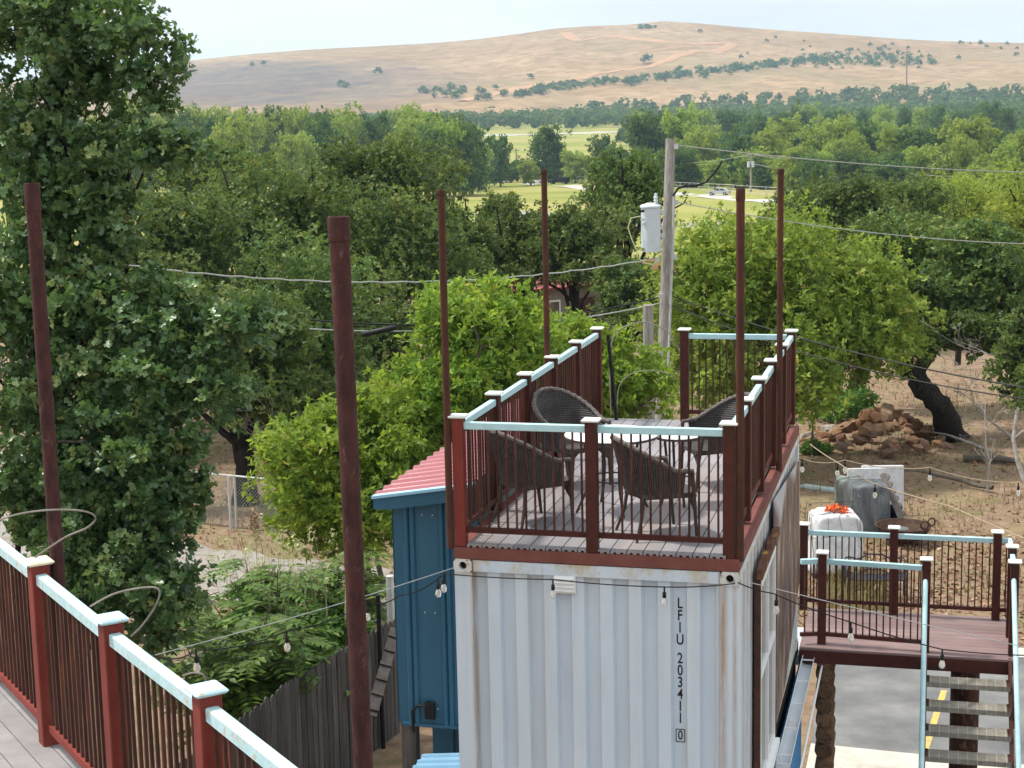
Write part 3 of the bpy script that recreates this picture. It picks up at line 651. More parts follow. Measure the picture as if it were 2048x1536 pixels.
for s_ in (-6.5, -3, .5, 3.5):
    for o_ in (.10, -1.55):
        p = b0 + dn*o_ + du*s_; MB().box((0, 0, -(ZB-.12)/2-.118), (.1, .1, ZB-.12)).build("support_post", RED_LIGHTER, nd, (p.x, p.y, 0)).rotation_euler = (0, 0, NA)
nr = thing("railing", "near railing in the lower left corner with worn teal top rail and bright red posts", "railing", (0, 0, ZB))
for i, (x, y) in enumerate(NP_): post(nr, x, y, -.03, 1.145, RED_LIGHTER, capc_me if i == 2 else capt_me, NA, .105)
for i in range(len(NP_)-1):
    a, b = Vector(NP_[i]), Vector(NP_[i+1]); u_ = (b-a).normalized()*.0525
    bay(nr, tuple(a+u_), tuple(b-u_), .03, top=1.0, bot=.11, m_rail=TEALW, m_bot=RED_LIGHTER, pitch=.082, bs=.0175, rs=(.062, .066))

# ================================================================== BLUE LEAN-TO
sh = thing("blue_lean_to", "dark blue ribbed metal lean-to with a red metal roof, left of the container", "shed", (-.4, 1.0, 0))
def rib_wall(x0, x1, z0, z1, y, ribs, dep=.028):
    pts = [(x0, 0)]
    for r_ in ribs: pts += [(r_-.032, 0), (r_-.016, dep), (r_+.016, dep), (r_+.032, 0)]
    pts.append((x1, 0)); n_ = len(pts)
    return MB().add([(x, y-d, z0) for x, d in pts]+[(x, y-d, z1) for x, d in pts], [(i, i+1, n_+i+1, n_+i) for i in range(n_-1)])
def shl(mb): mb.v = [(x+.4, y-1.0, z) for x, y, z in mb.v]; return mb
def rz_(x): return 5.66 + .155*(x+.99)
wl_ = rib_wall(-.875, -.02, 3.47, 5.62, .95, (-.74, -.68, -.40, -.34, -.06))
wl_.box((-.869, 3.4, 4.5), (.01, 4.9, 2.1)); shl(wl_).build("wall", BLUE, sh)
scr = MB()
for x in (-.58, -.48, -.2, -.1):
    for z in (3.62, 4.55, 5.48): scr.box((x, .945, z), (.012, .01, .012))
shl(scr).build("wall_screws", GALV, sh)
shl(rib_wall(-.72, -.02, .3, 3.46, 1.5, (-.52, -.3, -.1))).build("lower_wall", BLUE, sh)
shl(MB().box((-.42, 1.2, 3.455), (.82, .55, .03))).build("soffit", BLUE, sh)
shl(MB().box((-.79, 1.04, 1.75), (.14, .12, 3.4))).build("corner_post", FENCEW, sh)
# pipe and conduit under the wall
shl(MB().tube([(-.72, .93, 3.38), (-.72, .90, 3.6), (-.66, .89, 3.66), (-.56, .90, 3.66)], .012, 7).box((-.55, .915, 3.61), (.09, .05, .16))).build("conduit_box", BLACK, sh)
# roof: ribs run down the slope
rp = [(.80, 0)]; y_ = .86
while y_ < 6.0:
    rp += [(y_, 0), (y_+.022, .026), (y_+.06, .026), (y_+.082, 0)]; y_ += .225
rp.append((6.1, 0)); n_ = len(rp); x0, x1 = -1.0, -.06
rf = MB().add([(x0, y, rz_(x0)+.012+h) for y, h in rp]+[(x1, y, rz_(x1)+.012+h) for y, h in rp], [(i, n_+i, n_+i+1, i+1) for i in range(n_-1)])
shl(rf).build("roof", REDROOF, sh)
fs_ = MB().prism([(-.99, rz_(-.99)-.005), (-.99, rz_(-.99)-.105), (-.84, rz_(-.84)-.125), (-.03, rz_(-.03)-.125), (-.03, rz_(-.03)-.005)], .775, .80, 'y')
shl(fs_).build("fascia", BLUE, sh)
shl(MB().prism([(-1.0, rz_(-1.0)+.022), (-1.0, rz_(-1.0)-.004), (-.03, rz_(-.03)-.004), (-.03, rz_(-.03)+.022)], .75, .84, 'y')).build("roof_trim", BLUET, sh)
shl(MB().box((-1.0, 3.5, rz_(-1.0)-.03), (.012, 5.2, .075))).build("eave_trim", BLUE, sh)
# small ribbed awning low beside the container
aw = thing("small_awning", "light blue ribbed metal awning low beside the container corner", "awning", (-.3, .3, 0))
pts = []; x = -.62
yy = [.0, .10, .12, .16, .18, .30, .32, .36, .38, .50, .52, .56, .58, .66]; hh = [0, 0, .022, .022, 0, 0, .022, .022, 0, 0, .022, .022, 0, 0]
n_ = len(yy)
vs = [(-.53, .22+y*.66, 3.29+h) for y, h in zip(yy, hh)]+[(-.012, .22+y*.66, 3.345+h) for y, h in zip(yy, hh)]
mb = MB().add([(a+.3, b-.3, c) for a, b, c in vs], [(i, n_+i, n_+i+1, i+1) for i in range(n_-1)]); mb.build("awning_sheet", BLUEL, aw)
for y in (.28, .60): MB().tube([(-.02+.3, y-.3, 2.9), (-.45+.3, y-.3, 3.29)], .012, 6).build("bracket", GALV, aw)

# ================================================================== BLUE GROUND FLOOR UNDER THE CONTAINER
gf = thing("blue_ground_floor", "bright blue ribbed wall of the lower building under the container", "building", (0, 0, 0))
BLUEB = mat("bright_blue_siding", (.09, .27, .50), (.12, .31, .55), 3, .5)
rp = [(.05, 0)]; y_ = .15
while y_ < 6.0: rp += [(y_, 0), (y_+.02, .02), (y_+.05, .02), (y_+.07, 0)]; y_ += .2
rp.append((6.3, 0)); n_ = len(rp)
MB().add([(2.47+h, y, .02) for y, h in rp]+[(2.47+h, y, 2.62) for y, h in rp], [(i, i+1, n_+i+1, n_+i) for i in range(n_-1)]).build("wall", BLUEB, gf)
MB().box((1.2, 3.1, 2.69), (2.46, 6.3, .12)).build("floor_slab", DARK, gf)
MB().box((1.2, .07, 1.3), (2.4, .02, 2.6)).build("wall", BLUEB, gf)
MB().box((.01, 3.1, 1.3), (.02, 6.0, 2.6)).build("wall", BLUE, gf)
MB().box((1.2, 6.25, 1.3), (2.4, .02, 2.6)).build("wall", BLUE, gf)
gt = thing("rain_gutter", "silvery box gutter along the foot of the container, above the blue siding", "gutter", (2.56, 4.4, 2.6))
gp = [(-.06, .07), (-.07, -.03), (-.05, -.06), (.06, -.06), (.085, .05), (.078, .052), (.055, -.05), (-.045, -.05), (-.06, -.02), (-.05, .07)]
GUT = mat("pale_gutter", (.62, .68, .72), (.70, .74, .77), 3, .4, c3=(.50, .42, .36), s3=3, lo3=.6, hi3=.75)
MB().prism(gp, -1.75, 1.75, 'y').build("channel", GUT, gt)
MB().box((.006, -1.755, -.005), (.14, .012, .115)).build("end_cap", WHITE, gt)
for k in range(5): MB().box((.01, -1.5+k*.75, .04), (.135, .02, .012)).build("strap", WHITE, gt)
MB().tube([(.17, -2.2, -.06), (.17, 1.7, -.06)], .012, 6).build("rail_pipe", WHITE, gt)
# stacked log ends
lg_ = thing("log_stack", "column of stacked brown log ends below the landing", "log wall", (2.76, 6.35, 0))
lm = MB()
prof = [(.0, -.32), (.085, -.32), (.102, -.29), (.104, 0), (.102, .29), (.085, .32), (0, .32)]
for i, (r_, y) in enumerate(prof):
    for k in range(14): a = 2*math.pi*k/14; lm.v.append((r_*math.cos(a)*1.05, y, r_*math.sin(a)))
for i in range(len(prof)-1):
    for k in range(14): lm.f.append((i*14+k, i*14+(k+1) % 14, (i+1)*14+(k+1) % 14, (i+1)*14+k)); lm.sm.append(True)
lm = lm.mesh("log", LOGW); rg = random.Random(4)
for k in range(14): inst(lm, "log", lg_, (rg.uniform(-.012, .012), rg.uniform(-.03, .03), .10+k*.193), (0, rg.uniform(0, 6), 0), (rg.uniform(.95, 1.06), 1, rg.uniform(.95, 1.06)))

# ================================================================== LANDING AND STAIRS
ld = thing("landing", "raised mauve board landing beside the container with dark red edge beams", "landing", (0, 0, ZC))
LY0, LY1, LX0, LX1 = 5.98, 7.62, 2.46, 4.96
lbm = MB().box((0, 0, .013), (LX1-LX0, .134, .026)).mesh("deck_board", DECKB)
for k in range(12): inst(lbm, "deck_board", ld, ((LX0+LX1)/2, LY0+.07+k*.1385, -.026))
MB().box(((LX0+LX1)/2, LY0+.04, -.105), (LX1-LX0, .07, .155)).build("edge_beam", RED, ld)
MB().box(((LX0+LX1)/2, LY1-.04, -.105), (LX1-LX0, .07, .155)).build("edge_beam", RED, ld)
for x in (LX0+.04, LX1-.04): MB().box((x, (LY0+LY1)/2, -.105), (.07, LY1-LY0-.16, .15)).build("side_beam", RED, ld)
MB().box((2.40, 6.6, -.18), (.1, 1.1, .12)).build("ledger", CONT, ld)
lr = thing("railing", "far railing of the landing, in front of the yard junk", "railing", (0, 0, ZC))
yf = 7.54
for x in (2.39, 3.51, 4.76): post(lr, x, yf, 0, 1.12)
bay(lr, (2.39+e_, yf), (3.51-e_, yf), 0, bot=.13, m_bal=BALU); bay(lr, (3.51+e_, yf), (4.76-e_, yf), 0, bot=.13)
bay(lr, (4.76+e_, yf), (4.93, yf), 0, bot=.13)
lr = thing("railing", "near railing of the landing, between the container and the stairs", "railing", (0, 0, ZC))
yn = 6.10
post(lr, 2.71, yn+.09, 0, 1.12); post(lr, 3.915, yn, 0, 1.12)
bay(lr, (2.71+e_, yn+.09), (3.915-e_, yn), 0, bot=.12); bay(lr, (2.46, yn+.02), (2.71-e_, yn+.085), 0, bot=.12)
lr = thing("railing", "right-hand end railing of the landing at the picture's edge", "railing", (0, 0, ZC))
xe = 4.905
post(lr, xe, yn+.06, 0, 1.12); post(lr, xe, 6.86, 0, 1.12); bay(lr, (xe, yn+.06+e_), (xe, 6.86-e_), 0); bay(lr, (xe, 6.86+e_), (xe, yf-.03), 0)
sc_ = thing("support_column", "thick rusted steel column holding up the landing behind the stairs", "column", (4.40, 6.95, 0))
MB().tube([(0, 0, 0), (0, 0, 1.3), (0, 0, ZC-.185)], .172, 28).build("pipe", RUST, sc_)
stt = thing("stairs", "open metal stairs with grating treads and round teal handrails descending from the landing", "stairs", (4.4, 6.0, 0))
ns = 13; rise = (ZC-.02)/(ns+1); run = .265
GRATE = mat("grey_grating", (.21, .19, .155), (.30, .275, .23), 14, .85, bump=.4, c3=(.15, .11, .08), s3=7, lo3=.58, hi3=.72)
gm = MB().box((0, 0, 0), (.93, .235, .034), bev=.004).box((0, -.118, -.012), (.93, .014, .058)).mesh("tread", GRATE)
tk = MB()
for k in range(9): tk.box((-.41+.1025*k, -.001, .0175), (.006, .235, .003)).box((-.41+.1025*k, -.1258, -.012), (.006, .003, .056))
tk = tk.mesh("nosing_mark", mat("pale_nosing_mark", (.46, .44, .39), None, rough=.7)); te = MB().box((-.445, 0, .018), (.035, .24, .003)).box((.445, 0, .018), (.035, .24, .003)).mesh("rusty_tread_end", RUST)
for k in range(1, ns+1):
    t_ = inst(gm, "tread", stt, (.0, -run*k, ZC-rise*k-.02)); inst(tk, "nosing_mark", t_); inst(te, "rusty_tread_end", t_)
for s_, x in ((-1, -.475), (1, .475)):
    p0 = Vector((x, .02, ZC-.10)); p1 = Vector((x, -run*(ns+.4), .12))
    mb = MB(); d_ = .11
    mb.add([(x-.02*1, p0.y, p0.z+d_), (x-.02, p0.y, p0.z-d_), (x-.02, p1.y, p1.z-d_), (x-.02, p1.y, p1.z+d_), (x+.02, p0.y, p0.z+d_), (x+.02, p0.y, p0.z-d_), (x+.02, p1.y, p1.z-d_), (x+.02, p1.y, p1.z+d_)],
           [(0, 1, 2, 3), (7, 6, 5, 4), (0, 3, 7, 4), (1, 5, 6, 2), (0, 4, 5, 1), (3, 2, 6, 7)]); mb.build("stringer", RED, stt)
    xr = x+.02*s_; h0 = Vector((xr, .14, ZC+.93)); h1 = Vector((xr, -run*(ns+.4), 1.02))
    hr = MB().tube([h0, h0+(h1-h0)*.5, h1], .029, 10).build("handrail", TEAL, stt)
    for f in (.22, .45, .68, .98):
        b_ = h0+(h1-h0)*f; MB().tube([(xr, b_.y, b_.z-.02), (xr, b_.y, b_.z-.92)], .018, 8).build("baluster_post", RED, stt)

# ================================================================== FENCES LEFT
fw = thing("board_fence", "dark weathered board fence with rounded board tops, below the lower left deck", "fence", (-4.1, 6, 0))
fbm = MB().prism([(-.066, 0), (.066, 0), (.066, 1.74), (.045, 1.79), (0, 1.81), (-.045, 1.79), (-.066, 1.74)], -.009, .009, 'x')
fbm.v = [(x, y, z) for x, y, z in fbm.v]; fbm = fbm.mesh("board", FENCEW)
rg = random.Random(8); fl_ = [(-4.62, .5), (-4.29, 4.9), (-4.15, 6.48), (-3.93, 7.8), (-3.70, 9.25)]
yy = .6
while yy < 9.2:
    x = np.interp(yy, [q[1] for q in fl_], [q[0] for q in fl_]); inst(fbm, "board", fw, (x+4.1+rg.uniform(-.008, .008), yy-6, rg.uniform(-.02, .02)), (rg.uniform(-.012, .012), 0, R_(-6)), (1, 1, rg.uniform(.985, 1.015))); yy += .1375
for z in (.45, 1.45): MB().tube([(q[0]+4.1-.05, q[1]-6, z) for q in fl_], .03, 4, smooth=False).build("rail", FENCEW, fw)
lp = thing("leaning_plank", "dark cleated plank leaning beside the board fence, left of the blue lean-to", "plank", (-3.3, 8.4, 0))
a_, b_ = at(792, 1258, 22.4), at(742, 1432, 21.2); v_ = b_-a_; Lp = v_.length; v_.normalize(); n_ = Vector((.3, -.9, .3)); n_ = (n_-v_*n_.dot(v_)).normalized(); c_ = v_.cross(n_)
mb = MB().box((Lp/2, 0, 0), (Lp, .15, .035))
for k in range(6): mb.box((Lp*(k+.6)/6, .0, .03), (.05, .16, .03))
o = inst(mb.mesh("plank", mat("grey_plank", (.05, .045, .042), (.09, .082, .075), 8, .9, bump=.4)), "plank", lp)
o.matrix_local = Matrix.Translation((3.3, -8.4, 0)) @ Matrix(((v_.x, c_.x, n_.x, a_.x), (v_.y, c_.y, n_.y, a_.y), (v_.z, c_.z, n_.z, a_.z), (0, 0, 0, 1)))
for px, py, dp, r_, h_, m_, lb, nm in ((756, 1190, 23.5, .035, 2.2, BLACK, "thin black stake standing behind the board fence", "stake"), (779, 1152, 24.5, .06, 2.9, GALV, "grey metal post at the end of the board fence", "metal_post")):
    p_ = at(px, py, dp); tag(MB().tube([(0, 0, 0), (0, 0, p_.z)], r_, 8).build(nm, m_, None, (p_.x, p_.y, 0)), lb, "post")
cf = thing("chain_link_fence", "low galvanised chain link fence along the gravel path under the oaks", "fence", (-11, 20.3, 0))
c0, c1 = Vector((-19, 22.1, 0)), Vector((-6.0, 19.3, 0)); cv = c1-c0; CLn = cv.length; cu_ = cv.normalized(); org = Vector((-11, 20.3, 0))
for k in range(6):
    p_ = c0+cv*(k/5)*.98+cu_*.0-org
    MB().tube([(p_.x, p_.y, 0), (p_.x, p_.y, 1.24)], .03, 8).build("post", GALV, cf)
p_ = on(462, 1062)-org; MB().tube([(p_.x, p_.y, 0), (p_.x, p_.y, 1.27)], .032, 8).build("post", GALV, cf)
a, b = c0-org, c1-org; MB().tube([(a.x, a.y, 1.22), (b.x, b.y, 1.22)], .022, 8).build("top_rail", GALV, cf)
WIRE = mat("fence_wire", (.30, .30, .29), (.42, .42, .40), 6, .6)
V = []; F = []; s0 = -1.2
def wire(a, b, r=.0035):
    t = (b-a).normalized(); n1 = Vector((0, 0, 1)).cross(t).normalized()*r; n2 = t.cross(n1).normalized()*r; i = len(V)
    for p in (a, b):
        for w_ in (n1*1.0, -n1*.5+n2*.87, -n1*.5-n2*.87): V.append(tuple(p+w_))
    for k in range(3): F.append((i+k, i+(k+1) % 3, i+3+(k+1) % 3, i+3+k))
while s0 < CLn:
    for sg in (1, -1):
        sa, sb = (s0, s0+1.2) if sg > 0 else (s0+1.2, s0)
        za, zb2 = 0.02, 1.2
        # clip to the run
        def cl(s, z, s2, z2):
            if s < 0: z = z+(z2-z)*(0-s)/(s2-s); s = 0
            if s > CLn: z = z+(z2-z)*(CLn-s)/(s2-s); s = CLn
            return s, z
        q0 = cl(sa, za, sb, zb2); q1 = cl(sb, zb2, sa, za)
        if abs(q0[0]-q1[0]) > .05: wire(c0+cu_*q0[0]-org+Vector((0, 0, q0[1])), c0+cu_*q1[0]-org+Vector((0, 0, q1[1])))
    s0 += .085
me = bpy.data.meshes.new("wire_mesh"); me.from_pydata(V, [], F); me.materials.append(WIRE); tag(inst(me, "wire_mesh", cf), kind="stuff")

# ================================================================== UTILITY POLE
U0 = Vector((-1.95, 22.3, 0)); UT = at(1341, 278, 36.0); lean = UT-U0
up = thing("utility_pole", "leaning weathered wooden utility pole behind the roof deck", "utility pole", tuple(U0))
def ul(t, off=(0, 0, 0)): return tuple(lean*t+Vector(off))
MB().tube([ul(0), ul(.3), ul(.6), ul(1)], [.155, .143, .125, .105], 18).build("shaft", WOODG, up)
rr, uu = _r2, Vector((0, 0, 1))
def upx(px, py, dd=0.0):  # local point next to the pole at the pole's own distance
    return at(px, py, 36.0+dd) - U0
MB().tube([upx(1348, 388, -.12), upx(1346, 480, -.12), upx(1340, 640, -.14), upx(1332, 830, -.15)], .028, 8).build("conduit", mat("grey_conduit", (.36, .37, .36), (.46, .46, .45), 6, .6), up)
tb = MB(); c_ = upx(1302, 503, -.1); R0 = .215
tb.lathe([(0, 0), (R0, 0), (R0, .96), (R0+.02, .965), (R0+.02, 1.0), (R0-.01, 1.03), (.08, 1.06), (0, 1.06)], n=28)
tf = tb.build("transformer_tank", GREYP, up, tuple(c_))
MB().lathe([(.03, 1.04), (.055, 1.06), (.035, 1.09), (.055, 1.12), (.035, 1.15), (.055, 1.18), (.035, 1.21), (.03, 1.28), (0, 1.28)], (.12, -.03, 0), 12).build("bushing", GREYP, tf)
for z in (.35, .86): MB().box((.24, 0, z), (.14, .07, .09)).build("hanger", GALV, tf)
for k, (x, z) in enumerate(((-.16, .9), (-.16, .72), (-.15, .62))): MB().tube([(x*.8, -R0+.02, z), (x, -R0-.05, z)], .028, 8).build("terminal", BLACK if k == 0 else GALV, tf)
MB().box((-.155, -.158, .06), (.09, .004, .07), rz=-.72).build("yellow_label", mat("dull_yellow_label", (.30, .33, .08), (.12, .13, .04), 60, .6), tf)
for nm, pts, r_, m_ in (("lead_wire", [(1284, 432), (1262, 436), (1256, 455), (1264, 480), (1274, 500), (1275, 515)], .013, CABLEY), ("lead_wire", [(1284, 416), (1292, 407), (1302, 404), (1312, 410)], .010, CABLEY),
                        ("lead_wire", [(1280, 519), (1292, 527), (1306, 529), (1318, 520)], .013, CABLEY), ("drop_cable", [(1346, 392), (1356, 377), (1372, 371), (1392, 372), (1412, 364), (1428, 346), (1440, 330), (1444, 322)], .026, BLACK)):
    MB().tube([tuple(upx(x, y, -.25)) for x, y in pts], r_, 6).build(nm, m_, up)
for px, py in ((1352, 293), (1352, 405), (1314, 520), (1350, 514), (1322, 592)): MB().box(tuple(upx(px, py, -.1)), (.09, .09, .11)).build("bracket", GALV, up)
S0 = at(1296, 610, 34.5)
tag(MB().tube([(0, 0, 0), (.01, 0, S0.z*.5), (0, 0, S0.z)], [.125, .12, .11], 14).build("stub_pole", WOODG, None, (S0.x, S0.y, 0)), "short cut-off wooden pole left of the tall utility pole", "pole")
def span(name, a, b, sag, r_, m_, label, n_=24, wob=0.0):
    pts = []
    for k in range(n_+1):
        t = k/n_; p = a+(b-a)*t; pts.append(Vector((p.x, p.y, p.z-sag*4*t*(1-t)+wob*math.sin(k*2.3))))
    o = a.copy(); return tag(MB().tube([p-o for p in pts], r_, 5).build(name, m_, None, tuple(o)), label, "cable")
span("power_line", at(1350, 290, 36), at(2300, 342, 52), .25, .013, CABLE, "uppermost pale power line running right from the pole's top")
span("power_line", at(1352, 404, 36), at(2300, 486, 44), .35, .012, CABLE, "pale power line running right from beside the transformer")
span("power_line", at(1316, 516, 36), at(250, 530, 30), .42, .014, CABLE, "twisted grey service cable running left from under the transformer", 48, .012)
span("telephone_cable", at(1322, 594, 36), at(620, 640, 30), .30, .017, BLACK, "upper black telephone cable running left from the pole")
span("telephone_cable", at(1322, 606, 36), at(620, 658, 30), .25, .013, CABLE, "lower grey telephone cable running left from the pole")
span("telephone_cable", at(1340, 590, 36), at(2200, 798, 27), .25, .015, BLACK, "upper black telephone cable running right from the pole")
span("telephone_cable", at(1338, 608, 36), at(2200, 815, 27), .35, .013, BLACK, "lower black telephone cable running right from the pole")
sp_ = at(756, 662, 30.5); tag(MB().tube([(-.34, -.02, -.08), (-.30, 0, -.07), (.30, 0, .06), (.36, .02, .075)], [.02, .055, .055, .02], 10).build("splice_closure", BLACK, None, tuple(sp_)), "black splice closure hanging from the telephone cable right of the foreground pole", "cable box")

# ================================================================== STRING LIGHTS
def bulb_glass():
    m, N, L, B = _new("clear_bulb_glass"); B.inputs["Base Color"].default_value = (.93, .93, .90, 1); B.inputs["Roughness"].default_value = .06; B.inputs["Transmission Weight"].default_value = .75; B.inputs["IOR"].default_value = 1.25
    return m
BGL = bulb_glass()
sock = MB().lathe([(0, 0), (.008, 0), (.008, -.045), (.017, -.055), (.019, -.10), (.016, -.105), (0, -.105)], n=12).mesh("socket", BLACK)
glb = MB().lathe([(.012, -.10), (.017, -.112), (.027, -.135), (.030, -.155), (.025, -.178), (.012, -.190), (0, -.193)], n=14).mesh("bulb", BGL)
fil = MB().tube([(-.006, 0, -.108), (-.008, 0, -.15), (0, 0, -.16), (.008, 0, -.15), (.006, 0, -.108)], .002, 4).mesh("filament", mat("bulb_filament", (.75, .62, .35), None, rough=.4))
def string_light(label, pts, bulbs, m_=BLACK, r_=.0055, sag=.03, bsc=1.0):
    P = [Vector(p) for p in pts]; o0 = P[0]; C = []
    for i in range(len(P)-1):
        for k in range(10):
            t = k/10; q = P[i]+(P[i+1]-P[i])*t; q.z -= sag*4*t*(1-t); C.append(q-o0)
    C.append(P[-1]-o0); t_ = thing("string_light", label, "string light", tuple(o0)); MB().tube(C, r_, 5).build("cord", m_, t_)
    for s_ in bulbs:
        f = s_*(len(C)-1); i = min(int(f), len(C)-2); q = C[i]+(C[i+1]-C[i])*(f-i)
        s = inst(sock, "socket", t_, tuple(q), scale=(bsc*.88,)*3); b = inst(glb, "bulb", s); inst(fil, "filament", s)
string_light("string of clear bulbs along the container's lettered end", [(-.13, -.09, 5.24), (.89, -.09, 5.235), (1.83, -.09, 5.22), (2.41, -.07, 5.275)], [.02, .333, .667], sag=.012)
string_light("string of clear bulbs running right from the container corner across the landing", [(2.43, -.06, 5.28), (2.70, .12, 5.15), (3.32, .35, 4.87), (4.06, .60, 4.60), (4.90, .9, 4.50)], [.26, .5, .75], sag=.012)
MB_ = None
span("guy_wire", Vector((2.44, -.05, 5.30)), Vector((5.2, 1.0, 4.45)), .01, .004, CABLE, "thin pale wire alongside the bulb string right of the container corner")
string_light("string of clear bulbs hanging from the lower left railing towards the blue lean-to", [at(310, 1312, 10.2), at(392, 1300, 11.5), at(573, 1262, 12.6), at(735, 1205, 14.3), at(800, 1190, 14.5), at(882, 1152, 14.0)], [.2, .4, .6, .985], sag=.04)
span("guy_wire", at(310, 1310, 10.2), at(906, 1136, 13.6), .02, .004, CABLE, "thin pale wire above the bulb string at lower left")
string_light("string of clear bulbs over the yard, hung from the far deck corner", [at(1597, 915, 19.6), at(1690, 920, 19.8), at(1860, 935, 20), at(2037, 965, 20.2), at(2120, 985, 20.2)], [.02, .25, .5, .75], ROPE, .006, .05)
string_light("tan rope of bulbs slanting down over the white sheets in the yard", [at(1620, 888, 19.6), at(1675, 925, 19.2), at(1750, 968, 18.6), at(1900, 1012, 17.6), at(2120, 1105, 16.2)], [.25, .5], ROPE, .006, .01)
string_light("single bulb cord dangling at the landing's right post", [at(2008, 1180, 20.6), at(2012, 1250, 20.6), at(1960, 1305, 20.4)], [.45], sag=0)
# wire hoops
def hoop(label, pts, r_, m_):
    P = [Vector(p) for p in pts]; o0 = P[0]; C = []
    for i in range(len(P)-1):
        p0, p1, p2, p3 = P[max(i-1, 0)], P[i], P[i+1], P[min(i+2, len(P)-1)]
        for k in range(8):
            t = k/8; C.append(.5*((2*p1)+(p2-p0)*t+(2*p0-5*p1+4*p2-p3)*t*t+(3*p1-p0-3*p2+p3)*t**3)-o0)
    C.append(P[-1]-o0); tag(MB().tube(C, r_, 6).build("wire_hoop", m_, None, tuple(o0)), label, "wire hoop")
HOOP = mat("tan_wire", (.20, .18, .15), (.30, .27, .23), 8, .6)
hoop("large bent wire hoop around the left pipe pole", [at(-40, 1055, 8.9), at(30, 1030, 8.9), at(100, 1020, 8.9), at(165, 1022, 8.95), at(191, 1035, 9.05), at(175, 1055, 9.1), at(130, 1075, 9.15), at(70, 1115, 9.2)], .0055, HOOP)
hoop("bent wire loop rising behind the lower left railing", [at(180, 1213, 8.5), at(230, 1187, 8.5), at(290, 1175, 8.5), at(318, 1180, 8.5), at(312, 1210, 8.5), at(285, 1250, 8.5), at(262, 1273, 8.5)], .0055, HOOP)
hoop("small wire loop at the third lower left post", [at(365, 1352, 7.9), at(385, 1346, 7.9), at(405, 1349, 7.9), at(412, 1362, 7.9)], .005, HOOP)
hoop("tall wire arch standing behind the gap in the rear deck railing", [at(1222, 830, 19.8), at(1220, 730, 19.8), at(1228, 672, 19.8), at(1262, 648, 19.8), at(1300, 646, 19.8), at(1340, 668, 19.8), at(1358, 700, 19.8)], .007, HOOP)
hoop("lower wire arch behind the gap in the rear deck railing", [at(1234, 830, 19.6), at(1238, 775, 19.6), at(1262, 748, 19.6), at(1300, 741, 19.6), at(1338, 748, 19.6), at(1356, 760, 19.6)], .006, HOOP)
a, b = at(1216, 670, 19.5), at(1233, 840, 19.5)
tag(MB().tube([(0, 0, 0), tuple(b-a)], .022, 8).build("gate_bar", BLACK, None, tuple(a)), "thin black bar leaning in the gap of the rear deck railing", "bar")

# ================================================================== YARD THINGS
TARP = mat("white_tarp", (.60, .61, .63), (.76, .76, .75), 7, .7, bump=1.0, bscale=9, c3=(.5, .5, .5), s3=3)
ORANGE = mat("orange_netting", (.72, .12, .03), (.85, .22, .07), 14, .7)
GREYB = mat("grey_plastic_wrap", (.085, .095, .105), (.19, .205, .215), 5, .38, stretch=(1, 1, .4), bump=.5, c3=(.30, .33, .34), s3=4, lo3=.6, hi3=.7)
def lump_box(d, e=.28, n1=18, n2=11, seed=0, amp=.05, taper=0., folds=7):
    rg = np.random.default_rng(seed); ph = rg.uniform(0, 6, 6); mb = MB()
    for j in range(n2+1):
        th = -math.pi/2+math.pi*j/n2; ct_, st_ = math.cos(th), math.sin(th)
        for i in range(n1):
            a = 2*math.pi*i/n1; p = lambda v: math.copysign(abs(v)**e, v)
            x, y, z = p(ct_)*p(math.cos(a)), p(ct_)*p(math.sin(a)), p(st_)
            k = 1+amp*(math.sin(3*a+ph[0]+z*3)+.8*math.sin(folds*a+ph[1]+1.2*math.sin(2*z))+.6*math.sin(5*z+ph[2]+2*a)); tp = 1-taper*z
            mb.v.append((x*d[0]/2*k*tp, y*d[1]/2*k*tp, (z+1)*d[2]/2*(1+amp*.4*math.sin(4*a+ph[3]))))
    for j in range(n2):
        for i in range(n1): mb.f.append((j*n1+i, j*n1+(i+1) % n1, (j+1)*n1+(i+1) % n1, (j+1)*n1+i)); mb.sm.append(True)
    return mb
p_ = on(1668, 1150); cg = thing("wire_cage", "white bagged bundle inside a bent wire cage, orange netting on top, behind the landing", "cage", tuple(p_), R_(12))
lump_box((.98, .92, 1.18), .22, 52, 22, 2, .05, .10, 4).build("white_bag", TARP, cg, (0, 0, .12))
IRN0 = mat("dark_cage_wire", (.05, .05, .055), (.10, .10, .11), 10, .6); cw = MB(); rg = random.Random(5)
for k in range(4):
    x = -.46+.92*k/3
    for y in (-.44, .44): cw.tube([(x+.05, y, .05), (x*1.05, y*1.06, .6), (x-.09+.05*math.sin(k*2), y*.97, 1.30+.06*math.sin(k*1.7))], .0042, 5)
    for yy in (1,): cw.tube([(-.44, -.44+.88*k/3, .05), (-.52, -.44+.88*k/3, 1.3)], .005, 5); cw.tube([(.48, -.44+.88*k/3, .05), (.42, -.44+.88*k/3, 1.36)], .005, 5)
for z in (.08, .45, .9, 1.36):
    cw.tube([(-.46-.04*z, -.44, z-.03), (.05, -.47, z+.03), (.46-.04*z, -.44, z), (.46, .44, z+.04), (-.46, .44, z), (-.46-.04*z, -.44, z-.03)], .006, 5)
cw.tube([(-.1, -.44, 1.38), (.35, .1, 1.48), (.5, .5, 1.56), (.55, .3, 1.50)], .014, 5)
cw.build("wire_frame", IRN0, cg)
on_ = MB()
